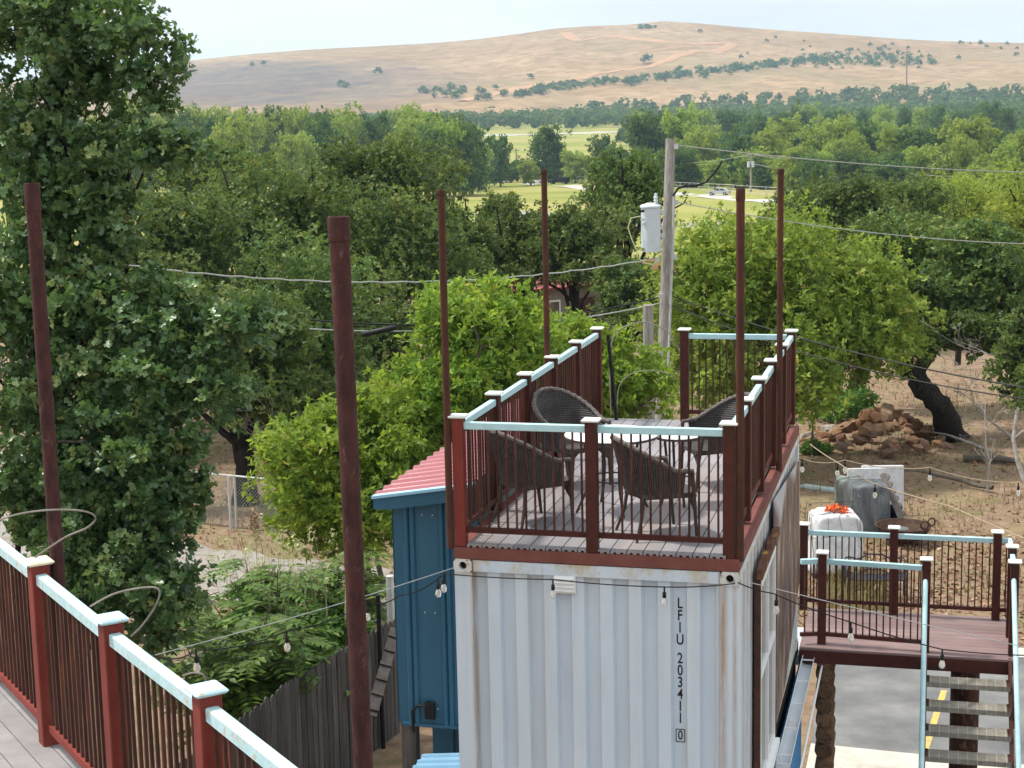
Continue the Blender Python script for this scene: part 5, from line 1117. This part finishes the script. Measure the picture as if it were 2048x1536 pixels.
for (px, py, rx, ry, dp, sd, lb) in ((540, 1275, 120, 60, 24.2, 81, "dense leafy bush under the feathery saplings behind the board fence"), (650, 1250, 80, 50, 25.5, 82, "leafy bush at the right end of the thicket behind the board fence")):
    gb = at(px, py, dp); tree("bush", lb, "bush", (gb.x, gb.y, 0), [E_(px, py, rx, ry, dp, 1.0), E_(px-rx*.4, py+30, rx*.6, ry, dp-.5, .6), E_(px+rx*.4, py+25, rx*.5, ry*.9, dp-.4, .5)], 46, 11000, .14, SUMAC, BARKG, sd, r0=.03, crad=.36, tmpl=T_LANCE, nl=6, minz=.0, twig=.006, droop=.6)
# tall seeding grass clump
def blades(name, base_pts, hts, mat_, rng, wid=.012, bend=.35, head=0.0):
    n = len(base_pts); a = rng.uniform(0, 6.283, n); d = np.stack([np.cos(a), np.sin(a), np.zeros(n)], -1); s = np.stack([-np.sin(a), np.cos(a), np.zeros(n)], -1)*wid
    b = np.asarray(base_pts); h = hts[:, None]*np.array([0, 0, 1.]); bd = d*(hts*bend*rng.uniform(.3, 1.3, n))[:, None]
    P0, P1, P2 = b, b+h*.6+bd*.35, b+h+bd
    V = np.stack([P0-s, P0+s, P1+s*.8, P1-s*.8, P2], 1); F = []; i = np.arange(n)*5
    Fq = np.concatenate([np.stack([i, i+1, i+2], -1), np.stack([i, i+2, i+3], -1), np.stack([i+3, i+2, i+4], -1)]); ti = np.repeat(rng.uniform(0, 1, n), 5)
    return np_mesh(name, V.reshape(-1, 3), Fq, mat_, ti), P2
rng = np.random.default_rng(5); gb = at(560, 1190, 24.5); n_ = 170
bp = np.stack([gb.x+rng.normal(0, .42, n_), gb.y+rng.normal(0, .4, n_), np.zeros(n_)], -1); hts = rng.uniform(2.0, 3.1, n_); t = thing("tall_grass", "clump of tall pale grass with drooping seed heads beside the gravel path", "grass", (gb.x, gb.y, 0))
me, tips = blades("blades", bp-np.array([gb.x, gb.y, 0]), hts, SEED, rng, .012, .22); tag(inst(me, "blades", t), kind="stuff")
V, F, ti = leaves(tips[rng.choice(n_, 60)], np.full(60, .10), 900, .07, rng, T_LANCE, flat=1.6, droop=1.2); tag(inst(np_mesh("seed_heads", V, F, SEED, ti), "seed_heads", t), kind="stuff")
p_ = at(508, 1045, 24.5); t = thing("johnson_grass", "single tall tan grass seed head standing against the gravel path", "grass", (p_.x, p_.y, 0)); MB().tube([(0, 0, 0), (.02, 0, p_.z-.3), (0, 0, p_.z+.1)], [.008, .006, .003], 5).build("stem", ROPE, t)
V, F, ti = leaves([(0, 0, p_.z-.12), (0, 0, p_.z), (0, 0, p_.z+.1)], [.09, .12, .08], 260, .06, rng, T_LANCE, flat=2.0, droop=1.0); inst(np_mesh("seed_head", V, F, LITTER, ti), "seed_head", t)

# mid-distance oaks
def oak(px, py, rx, ry, dep, seed, label, n=20000, m_=OAKM, extra=(), ls=.15, bx=None, trunk_r=.26, bark=BARK, grp=None):
    k = dep/FPX; c = at(px, py, dep); b = at(bx if bx else px, py, dep); gz = hz(b.x, b.y)
    ee = [E_(px, py-ry*.25, rx*.75, ry*.62, dep, 1.0), E_(px-rx*.5, py+ry*.10, rx*.5, ry*.55, dep, .55), E_(px+rx*.5, py+ry*.05, rx*.5, ry*.55, dep, .55), E_(px+rx*.1, py+ry*.40, rx*.6, ry*.45, dep-1, .55), E_(px-rx*.25, py-ry*.55, rx*.35, ry*.33, dep, .3), E_(px+rx*.3, py-ry*.5, rx*.33, ry*.3, dep, .3)]+list(extra)
    return tree("oak_tree", label, "tree", (b.x, b.y, gz), ee, 40, int(n*1.42), ls*.82, m_, bark, seed, r0=trunk_r, tmpl=T_OAKS if dep < 40 else T_QUAD, crad=.40, group=grp, nl=9, minz=.9, twig=.02, lo=.15)
oak(480, 740, 200, 190, 39, 31, "oak with dark straight trunk standing just behind the chain link fence", 22000, bx=478, ls=.14)
oak(590, 700, 200, 230, 43, 32, "oak whose dark trunk stands right of the fence-side oak", 20000, bx=545, ls=.14)
oak(330, 510, 170, 175, 50, 33, "olive green oak crown behind the foreground oak's right side", 22000)
oak(530, 470, 210, 170, 54, 34, "broad olive oak with high rounded crown in the left middle distance", 24000)
oak(730, 400, 180, 135, 58, 35, "tallest dark oak at the top of the left tree mass", 22000)
oak(800, 540, 180, 160, 54, 36, "dense dark oak left of the slim pole on the deck corner", 22000)
oak(900, 500, 85, 135, 60, 37, "dark oak at the right edge of the left tree mass", 15000)
oak(420, 335, 150, 55, 64, 38, "low dark oak crown behind, under the valley trees at left", 14000)
oak(260, 680, 180, 230, 46, 39, "shaded oak mostly hidden behind the foreground oak", 15000)
oak(720, 720, 150, 170, 48, 40, "shaded oak behind the foreground pole and dead twigs", 14000)
oak(1040, 500, 90, 110, 62, 41, "small dark oak left of the red-roofed house", 13000)
oak(1150, 500, 100, 100, 60, 42, "dark oak in front of the red-roofed house", 13000, trunk_r=.22)
oak(1250, 400, 110, 110, 70, 43, "dark rounded oak behind the transformer", 15000)
oak(1250, 600, 80, 90, 56, 44, "oak with a dark trunk between the house and the utility pole", 10000, bx=1250)
oak(1000, 430, 40, 45, 66, 45, "small dark treetop left of the slim mid pole", 4000)
oak(1680, 430, 140, 85, 66, 46, "olive oak behind the right slim pole", 15000)
oak(1820, 560, 140, 130, 50, 47, "dark oak right of the bright green elm", 18000, bx=1700)
oak(1960, 580, 130, 150, 46, 48, "dark oak at the right edge above the bare ground", 18000, bx=2150)
oak(2050, 480, 130, 110, 58, 49, "grey-green tree at the right edge of the tree belt", 14000, m_=VALB)
oak(1800, 420, 120, 75, 78, 50, "dark oak behind in the right tree belt", 11000)
oak(2060, 720, 70, 110, 36, 51, "overhanging green branches at the right edge above the dead limb", 7000, m_=OAKM, ls=.12, bx=2200)
oak(1600, 425, 70, 55, 80, 52, "small olive oak left of the slim right pole's top", 8000)
oak(1920, 430, 130, 90, 88, 53, "pale green tree in the right tree belt above the dark oaks", 15000, m_=VALB)
oak(2040, 400, 110, 80, 95, 54, "pale tree behind at the right edge of the tree belt", 12000, m_=VALB)
# leaning black trunk on the right
b_ = on(1905, 868); t_ = at(1790, 705, 44.5); tt = thing("leaning_oak", "black thick leaning oak trunk right of the bright green elm", "tree", (b_.x, b_.y, 0))
o_ = Vector(b_); o_.z = 0
vr_ = random.Random(2); pts = [Vector((.12, -.1, -.35)), (at(1880, 810, 43.9)-o_), (at(1835, 757, 44.2)-o_), (at(1795, 712, 44.4)-o_), (at(1775, 640, 44.5)-o_), (at(1800, 560, 45)-o_)]
P2, R2 = [], []
for q in range(len(pts)-1):
    for u in range(5):
        w_ = u/5; P2.append(pts[q]+(pts[q+1]-pts[q])*w_+Vector((vr_.gauss(0, .03), vr_.gauss(0, .03), vr_.gauss(0, .03)))); r0_ = [.44, .31, .27, .24, .18, .10]; R2.append((r0_[q]+(r0_[q+1]-r0_[q])*w_)*vr_.uniform(.94, 1.07))
mb = MB().tube(P2, R2, 14); mb.tube([pts[3], at(1720, 660, 45)-o_, at(1680, 600, 45)-o_], [.2, .14, .06], 8); mb.tube([pts[2], at(1880, 690, 45)-o_, at(1960, 700, 45)-o_, at(2060, 730, 44)-o_], [.10, .08, .06, .03], 7); mb.build("trunk", BARK, tt)
rng = np.random.default_rng(77); C, S = clumps([E_(1790, 600, 100, 60, 45.5, 1.0), E_(1880, 650, 100, 40, 45, .7), E_(1700, 640, 70, 50, 45, .4), E_(1800, 690, 70, 30, 44, .5), E_(1960, 660, 90, 45, 45, .6)], 34, rng); V, F, ti = leaves(C, np.clip(S*.4, .2, None), 17000, .14, rng, T_QUAD); V = V-np.array(o_); inst(np_mesh("crown", V, F, OAKM, ti), "crown", tt)
b_ = on(1915, 730); tag(MB().tube([(0, 0, 0), (.05, 0, 1.2), (-.05, 0, 2.4)], [.12, .09, .06], 7).build("thin_trunk", BARK, None, tuple(b_)), "thin dark tree trunk beyond the leaning black trunk", "tree")

# ground cover: dry grass, weeds and litter in the yard
rng = np.random.default_rng(9); n_ = 34000
gx = rng.uniform(-16, 9, n_); gy = rng.uniform(14.9, 46, n_); k = ~((gx > -30) & (np.abs(gy-np.interp(gx, [-24, -15, -10.5, -7, -3.5, -1, 20], [21.2, 18.5, 17.0, 16.2, 15.2, 14.2, 5])) < 1.55)); patch = np.sin(gx*1.1+.7*gy)+np.sin(gy*.9-gx*.5)+rng.normal(0, .7, n_) > .15; k &= patch; gx, gy = gx[k], gy[k]
me, _ = blades("yard_grass", np.stack([gx, gy, np.zeros(len(gx))], -1), rng.uniform(.04, .20, len(gx)), DRYG, rng, .011, .7); tag(inst(me, "yard_grass"), "short dry grass and weeds over the yard", "grass", kind="stuff")
n_ = 15000; pos = np.stack([rng.uniform(-16, 9, n_), rng.uniform(15, 44, n_), rng.uniform(.008, .03, n_)], -1); V, F, ti = leaves(pos, np.full(n_, .02), n_, .085, rng, T_QUAD, up=2.0); tag(inst(np_mesh("leaf_litter", V, F, LITTER, ti), "leaf_litter"), "fallen brown leaves scattered over the yard", "leaf litter", kind="stuff")

n_ = 520; wx = rng.uniform(2.0, 3.4, n_); wy = rng.uniform(16.2, 18.6, n_); me, _ = blades("green_weeds", np.stack([wx, wy, np.zeros(n_)], -1), rng.uniform(.15, .65, n_)*np.clip(1.2-np.abs(wx-2.6), .3, 1), DRYG, rng, .014, .5); tag(inst(me, "green_weeds"), "green weeds growing behind the landing", "weeds", kind="stuff")
n_ = 3600; pos = np.stack([rng.uniform(1.2, 6.5, n_), rng.uniform(15.1, 23, n_), rng.uniform(.008, .03, n_)], -1); V, F, ti = leaves(pos, np.full(n_, .02), n_, .10, rng, T_QUAD, up=2.0); tag(inst(np_mesh("landing_leaf_litter", V, F, LITTER, ti), "landing_leaf_litter"), "dense fallen leaves on the ground behind the landing", "leaf litter", kind="stuff")

# ================================================================== HOUSE AMONG THE OAKS
hp = at(1150, 640, 74); hh = thing("red_roofed_house", "tan house with a red metal roof half hidden among the dark oaks", "house", (hp.x, hp.y, hz(hp.x, hp.y)), R_(46))
HW = mat("tan_house_wall", (.20, .175, .14), (.25, .22, .18), 2, .85)
zg = hz(hp.x, hp.y)
MB().box((0, 0, 1.3), (9, 5.5, 2.6)).build("wall", HW, hh)
MB().prism([(-3.3, 2.6), (0, 3.15), (3.3, 2.6), (3.25, 2.5), (0, 3.03), (-3.25, 2.5)], -5, 5, 'x').build("roof", mat("old_red_roof", (.26, .05, .05), (.33, .10, .09), 2, .6), hh)
MB().box((-1.2, -2.76, 1.0), (.95, .06, 2.0)).build("door", FRAMEB, hh)
for x in (-3.2, 1.6): w_ = MB().box((x, -2.77, 1.5), (1.2, .06, 1.0)).build("window", WHITE, hh); MB().box((x, -2.81, 1.5), (1.05, .02, .85)).build("pane", GLASS, w_)

# ================================================================== VALLEY
def proto_crown(seed, m_, n=5200, ls=.05, squash=1.0):
    rng = np.random.default_rng(seed); ee = [((0, 0, .56), (.31, .31, .40), 1.0), ((.05, 0, .28), (.32, .32, .24), .7)]
    for k in range(7): a = rng.uniform(0, 6.283); r_ = rng.uniform(.14, .30); ee.append(((math.cos(a)*r_, math.sin(a)*r_, rng.uniform(.2, .85)), (.19, .19, .17), .35))
    C, S = clumps(ee, 44, rng, .3, .05); V, F, ti = leaves(C, S*.36, n, ls, rng, T_QUAD); return np_mesh("crown", V, F, m_, ti)
VC = {'b': [proto_crown(100+k, VALB) for k in range(3)], 'd': [proto_crown(110+k, VALD) for k in range(3)]}
vt = MB().tube([(0, 0, -.02), (.01, 0, .25), (0, .01, .55)], [.03, .022, .012], 7).mesh("trunk", BARKG)
vrg = random.Random(17)
def where(px):
    return ("above the left oaks, nearest the big foreground oak" if px < 400 else "above the left oaks, over the foreground pole" if px < 700 else "above the left oaks' right shoulder" if px < 950 else "along the far road by the parked vehicles" if px < 1280
            else "between the utility pole's top and the slim right pole" if px < 1560 else "right of the slim right pole, under the hill mast" if px < 1820 else "close to the right edge of the picture")
def vtree(px, ytop, wpx, dep, kind, label=None, grp="trees of the valley belt"):
    b = at(px, 300, dep); z = hz(b.x, b.y); tp = at(px, ytop, dep).z; h = max(3.5, tp-z); w = wpx*dep/FPX/.80
    t = thing("valley_tree", label or ("bright green" if kind == 'b' else "dark green")+" valley tree "+where(px), "tree", (b.x, b.y, z), vrg.uniform(0, 6.28), grp if (not label or grp.startswith("second")) else None); t.scale = (w, w, h/.98)
    inst(vrg.choice(VC[kind]), "crown", t); inst(vt, "trunk", t)
for a in ((1930, 232, 125, 330, 'b', "brightest yellow-green tall tree in the valley belt near the right edge"), (1290, 212, 110, 420, 'd', "tall dark tree standing in the valley behind the utility pole"), (1090, 248, 95, 450, 'd', "pale dark-green tree behind the parked vehicles"),
          (1150, 300, 60, 440, 'b', "low bright green tree right of the parked black pickup"), (1470, 255, 90, 380, 'd', "dark tree behind the far pole with a transformer"), (262, 182, 90, 420, 'b', "bright tree crown showing beside the foreground oak's upper branches")): vtree(*a)
for a in ((1000, 268, 60, 430, 'd'), (955, 285, 60, 410, 'b'), (900, 262, 70, 400, 'd'), (1205, 268, 60, 440, 'd'), (1235, 285, 50, 430, 'd'), (1350, 215, 90, 430, 'b'), (1400, 250, 90, 400, 'b'), (1520, 262, 80, 390, 'b'), (1560, 235, 90, 430, 'b'), (1595, 228, 60, 450, 'd'),
          (1640, 240, 90, 400, 'b'), (1690, 232, 90, 390, 'b'), (1740, 240, 100, 380, 'd'), (1790, 246, 90, 370, 'b'), (1840, 240, 110, 360, 'd'), (1865, 300, 70, 330, 'd'), (1990, 255, 90, 350, 'd'), (2040, 262, 90, 340, 'b'), (2100, 250, 110, 360, 'd'), (1700, 290, 80, 330, 'd'), (1620, 300, 80, 335, 'd'), (1570, 310, 70, 345, 'b'), (1780, 310, 90, 320, 'd'), (1960, 330, 90, 300, 'b'), (2050, 340, 90, 290, 'd'),
          (300, 215, 80, 400, 'b'), (350, 208, 80, 420, 'd'), (400, 212, 90, 430, 'b'), (455, 215, 80, 420, 'b'), (500, 225, 70, 410, 'd'), (550, 210, 70, 440, 'd'), (600, 214, 80, 430, 'b'), (650, 205, 80, 450, 'd'), (700, 215, 80, 440, 'b'), (760, 222, 80, 430, 'd'), (820, 210, 90, 420, 'b'), (860, 225, 90, 410, 'b'), (915, 235, 70, 430, 'd'), (240, 220, 70, 400, 'd'), (200, 225, 80, 400, 'b'), (870, 290, 70, 360, 'b'), (930, 310, 60, 370, 'd'), (1060, 320, 50, 435, 'b'), (1330, 290, 70, 400, 'd'), (1430, 320, 60, 370, 'b'), (1180, 320, 50, 438, 'b'), (1520, 320, 60, 365, 'd'), (1380, 310, 50, 390, 'b')): vtree(*a)
for k in range(62):
    px = vrg.uniform(1290, 2130); dp = vrg.uniform(300, 460) if px > 1580 else vrg.uniform(365, 460)
    vtree(px, vrg.uniform(252, 318) if px > 1580 else vrg.uniform(262, 320), vrg.uniform(55, 95), dp, vrg.choice('bbd'))
for k in range(15): vtree(950+k*23+vrg.uniform(-8, 8), vrg.uniform(312, 338), vrg.uniform(34, 50), vrg.uniform(445, 475), vrg.choice('bd'))
for k in range(26): vtree(vrg.uniform(860, 960) if k < 8 else vrg.uniform(180, 860), vrg.uniform(225, 270), vrg.uniform(60, 90), vrg.uniform(330, 430), vrg.choice('bbd'))
# second row behind the far field
for k in range(54):
    px = 150+k*36+vrg.uniform(-14, 14)
    if 930 < px < 1250: continue
    vtree(px, 225-px*.008+vrg.uniform(-9, 9), vrg.uniform(40, 62), vrg.uniform(560, 720), vrg.choice('bdd'), "hazy far-row valley tree "+("left of the far field" if px < 950 else "behind the slim right poles" if px < 1650 else "towards the picture's right edge"), "second row of the valley wood")
# far wood, one mass
rng = np.random.default_rng(31); n_ = 4200; az = rng.uniform(-.75, .25, n_); dd = np.sqrt(rng.uniform(760**2, (1480+230*np.clip((az+.32)/.3, 0, 1))**2, n_))
field = (az > -.30) & (az < -.185) & (dd < 1180) | ((az > -.16) & (az < -.09) & (dd > 1000) & (dd < 1110)) | ((dd > 1480) & (az < -.22) & (rng.uniform(0, 1, n_) < .35+.3*np.sin(az*40)))
az, dd = az[~field], dd[~field]; X = CAM.x+dd*np.sin(az); Y = CAM.y+dd*np.cos(az); Z = height(X, Y); Hs = rng.uniform(8, 14, len(X)); nl_ = 30
cen = np.stack([X, Y, Z+Hs*.55], -1); d = unit(rng.normal(size=(len(X), nl_, 3))); rr_ = rng.uniform(.55, 1.0, (len(X), nl_, 1)); pos = cen[:, None]+d*rr_*np.stack([Hs*.46, Hs*.46, Hs*.45], -1)[:, None]
nor = unit(d+rng.normal(size=d.shape)*.35+np.array([0, 0, .3])); tan = unit(np.cross(nor, rng.normal(size=d.shape))); bit = np.cross(nor, tan); sz = rng.uniform(1.3, 2.4, d.shape[:2])[..., None]
Vt = np.stack([pos-tan*sz, pos+bit*sz*.8, pos+tan*sz, pos-bit*sz*.8], 2).reshape(-1, 3); Ft = np.arange(len(Vt)).reshape(-1, 4); ti = np.repeat(np.clip(rng.beta(2, 2, len(X))[:, None]*.7+rng.uniform(0, .3, (len(X), nl_)), 0, 1).ravel(), 4)
tag(inst(np_mesh("far_wood", Vt, Ft, FARF, ti), "far_wood"), "far-off green wood stretching below the hill", "wood", kind="stuff")
# trees on the hill
hc_ = []
for k in range(3):
    rng = np.random.default_rng(200+k); C = rng.normal(0, .22, (9, 3))*np.array([1, 1, .6])+np.array([0, 0, .55]); V, F, ti = leaves(C, np.full(9, .28), 150, .22, rng, T_QUAD); hc_.append(np_mesh("hill_tree", V, F, FARF, ti))
def hill_tree(px, py, s, label, grp):
    py = max(py, float(np.interp(px, [q[0] for q in _sil], [q[1] for q in _sil]))+5)
    p = onh(px, py); o = inst(vrg.choice(hc_), "hill_tree", None, (p.x, p.y, p.z-.3), (0, 0, vrg.uniform(0, 6)), (s, s, s*.85)); tag(o, label, "tree", grp)
for k in range(140):
    t = vrg.random(); px = 1030+t*620; py = np.interp(px, [1020, 1100, 1200, 1300, 1400, 1500, 1600, 1660], [192, 178, 166, 158, 147, 136, 123, 118])+vrg.gauss(0, 4); hill_tree(px, py, vrg.uniform(4.5, 9), "dark tree along the wooded gully across the hill", "trees of the hill gully")
for k in range(60): hill_tree(vrg.uniform(1620, 1870), 118+vrg.gauss(2, 8), vrg.uniform(4, 8.5), "dark tree in the wooded patch on the hill's right flank", "trees on the hill's right flank")
for k in range(26): hill_tree(vrg.uniform(840, 1010), 188+vrg.gauss(0, 7), vrg.uniform(6, 11), "dark tree at the foot of the hill by the earth track", "trees at the hill's foot")
for k in range(12): hill_tree(vrg.uniform(1270, 1310), 52+vrg.uniform(0, 10), vrg.uniform(5, 8), "dark tree in the small copse on the hilltop", "hilltop copse")
for k in range(30): hill_tree(vrg.uniform(1480, 2040), np.interp(vrg.uniform(1480, 2040), [1480, 2040], [75, 110])+vrg.gauss(4, 10), vrg.uniform(4, 8), "scattered shrub on the hill's upper right slope", "shrubs of the hill's right slope")
for (px, py, s, lb) in ((756, 150, 13, "lone round tree on the middle of the bare hillside"), (682, 172, 10, "left tree of the pair below the lone hillside tree"), (692, 175, 9, "right tree of the pair below the lone hillside tree"), (505, 133, 8, "small shrub at the upper edge of the dark slope patch"), (528, 131, 9, "shrub right of the small shrub on the burnt slope's edge"), (388, 148, 9, "shrub at the left end of the dark slope patch"), (1295, 128, 16, "largest dark tree on the hill's centre below the track"), (1400, 66, 8, "lone shrub right of the hilltop"), (1060, 158, 9, "shrub left of the earth track low on the hill")): hill_tree(px, py, s, lb, None)
C = []
for k in range(330):
    px = vrg.uniform(1040, 1660); py = np.interp(px, [1020, 1100, 1200, 1300, 1400, 1500, 1600, 1660], [192, 178, 166, 158, 147, 136, 123, 118])+vrg.gauss(0, 3.5)
    if k % 3 == 0: px, py = vrg.uniform(1620, 1870), 119+vrg.gauss(2, 7)
    p = onh(px, py); C.append((p.x, p.y, p.z+1.8))
rng = np.random.default_rng(88); V, F, ti = leaves(np.array(C), rng.uniform(2, 4, len(C)), 12000, 1.7, rng, T_QUAD); tag(inst(np_mesh("hill_scrub", V, F, FARF, ti), "hill_scrub"), "low scrub filling the wooded gully on the hill", "scrub", kind="stuff")
p_ = onh(1813, 168); tag(MB().tube([(0, 0, 0), (0, 0, 40)], [.9, .5], 6).box((0, 0, 34), (5, .6, .6)).build("radio_mast", mat("brown_mast", (.20, .13, .10), None, rough=.8), None, tuple(p_)), "thin mast standing on the hill's right flank", "mast")
# far utility poles and wires
def far_pole(px, ytop, dep, label, tr=False):
    b = at(px, 350, dep); z = hz(b.x, b.y); h = at(px, ytop, dep).z-z; t = thing("far_utility_pole", label, "utility pole", (b.x, b.y, z)); MB().tube([(0, 0, 0), (0, 0, h)], [.24, .17], 8).build("shaft", WOODG, t); MB().box((0, 0, h-.6), (2.2, .18, .18), rz=.2).build("crossarm", WOODG, t)
    if tr:
        for s_ in (-.45, .45): MB().lathe([(0, 0), (.34, 0), (.34, 1.2), (0, 1.25)], (s_, -.3, h-2.8), 10).build("transformer_tank", GREYP, t)
    return Vector((b.x, b.y, z+h))
f1 = far_pole(1033, 296, 470, "pale far utility pole left of the parked vehicles"); f2 = far_pole(1268, 318, 430, "far utility pole left of the transformer's top"); f3 = far_pole(1502, 308, 350, "far utility pole with two small transformers right of the near pole", True); f4 = far_pole(218, 256, 400, "far pole showing beside the foreground oak"); f5 = far_pole(1116, 228, 800, "tiny far pole at the edge of the far field")
f6 = at(2350, 360, 280)
span("far_power_line", f2, f3, 1.5, .05, CABLE, "far power line between the two far poles behind the transformer"); span("far_power_line", f3, f6, 2, .05, CABLE, "far power line running right from the pole with two transformers"); span("far_power_line", f3+Vector((0, 0, -2)), f6+Vector((0, 0, -3)), 2, .05, CABLE, "lower far line running right from the pole with two transformers"); span("far_power_line", f1, f2, 1.5, .05, CABLE, "far power line above the parked vehicles")
# far wire fence along the road
ff = [onh(*q) for q in ((960, 362), (1130, 368), (1300, 381), (1430, 389), (1560, 399))]; t = thing("far_fence", "grey wire fence along the far road behind the parked vehicles", "fence", tuple(ff[0])); k_ = 0
for i in range(len(ff)-1):
    m_ = max(2, int((ff[i+1]-ff[i]).length/6))
    for k in range(m_): q = ff[i]+(ff[i+1]-ff[i])*(k/m_)-ff[0]+Vector((0, 6, 0)); MB().tube([(q.x, q.y, q.z-.3), (q.x, q.y, q.z+2.0)], .06, 5).build("post", GALV, t)
for z in (.6, 1.2, 1.9): MB().tube([tuple(p-ff[0]+Vector((0, 6, z))) for p in ff], .035, 4).build("wire", GALV, t)
# vehicles
TYRE = mat("tyre", (.02, .02, .02), None, rough=.8); RIM = mat("wheel_rim", (.45, .45, .46), None, rough=.3, metal=.7); CGL = mat("car_glass", (.03, .035, .04), None, rough=.1, spec=.8)
LAMP = mat("lamp_lens", (.6, .6, .55), None, rough=.2)
def vehicle(name, label, cat, p, rz, body, roofline, L_, W_, paint, glass):
    t = thing(name, label, cat, (p.x, p.y, hz(p.x, p.y)+.07), rz)
    MB().prism(body, -W_/2, W_/2, 'y').build("body", paint, t); MB().prism(roofline, -W_/2+.12, W_/2-.12, 'y').build("cabin", paint, t)
    for s_ in (1, -1):
        for g_ in glass: MB().prism(g_, s_*(W_/2-.119), s_*(W_/2-.112), 'y').build("window", CGL, t)
    for x in (-L_*.31, L_*.31):
        for s_ in (1, -1):
            o = MB().tube([(x, s_*(W_/2-.2), .36), (x, s_*(W_/2+.01), .36)], .36, 16).build("wheel", TYRE, t); MB().tube([(x, s_*(W_/2), .36), (x, s_*(W_/2+.03), .36)], .21, 12).build("rim", RIM, o)
    for s_ in (1, -1): MB().box((L_/2-.02, s_*(W_/2-.3), .8), (.08, .35, .18)).build("headlight", LAMP, t)
wp = mat("white_car_paint", (.75, .76, .77), None, rough=.3); bp_ = mat("black_car_paint", (.012, .012, .014), None, rough=.3); sp2 = mat("silver_car_paint", (.5, .52, .55), None, rough=.3, metal=.4)
vehicle("suv", "white sport utility vehicle parked by the far road, left of the black pickup", "car", onh(1074, 367), R_(170), [(-2.4, .4), (2.35, .4), (2.4, .85), (1.3, 1.02), (-2.4, 1.05)], [(-2.35, 1.04), (1.2, 1.01), (.6, 1.72), (-2.2, 1.78)], 4.8, 1.95, wp, [[(-2.1, 1.12), (-.75, 1.12), (-.8, 1.62), (-2.0, 1.62)], [(-.6, 1.12), (.85, 1.1), (.5, 1.6), (-.6, 1.62)]])
vehicle("pickup_truck", "black pickup truck with covered bed parked by the far road", "truck", onh(1118, 369), R_(172), [(-2.8, .5), (2.8, .5), (2.85, 1.0), (1.5, 1.15), (-2.8, 1.15)], [(-2.7, 1.14), (1.4, 1.14), (.8, 1.9), (-2.6, 1.85)], 5.7, 2.0, bp_, [[(-.9, 1.22), (1.0, 1.22), (.7, 1.75), (-.9, 1.75)]])
vehicle("sedan", "silver sedan parked by the far road right of the utility pole", "car", onh(1438, 391), R_(172), [(-2.3, .35), (2.3, .35), (2.3, .75), (1.2, .95), (-2.3, .95)], [(-1.9, .94), (1.1, .94), (.4, 1.42), (-1.1, 1.42)], 4.6, 1.8, sp2, [[(-1.5, 1.0), (-.4, 1.0), (-.4, 1.34), (-1.05, 1.34)], [(-.25, 1.0), (.75, 1.0), (.3, 1.34), (-.25, 1.34)]])

# ================================================================== HAZE
def haze():
    m = bpy.data.materials.new("summer_haze"); m.use_nodes = True; N, L = m.node_tree.nodes, m.node_tree.links; N.clear(); out = N.new("ShaderNodeOutputMaterial"); v = N.new("ShaderNodeVolumePrincipled")
    v.inputs["Color"].default_value = (.56, .79, 1.0, 1); v.inputs["Density"].default_value = HAZE_D; v.inputs["Anisotropy"].default_value = .3; L.new(v.outputs[0], out.inputs["Volume"])
    o = MB().box((0, 0, (190-12)/2), (7600, 7600, 202)).build("haze", m); o.location = (CAM.x, CAM.y, 0); tag(o, "pale summer haze over the valley", "haze", kind="stuff")
HAZE_D = .00017
haze()
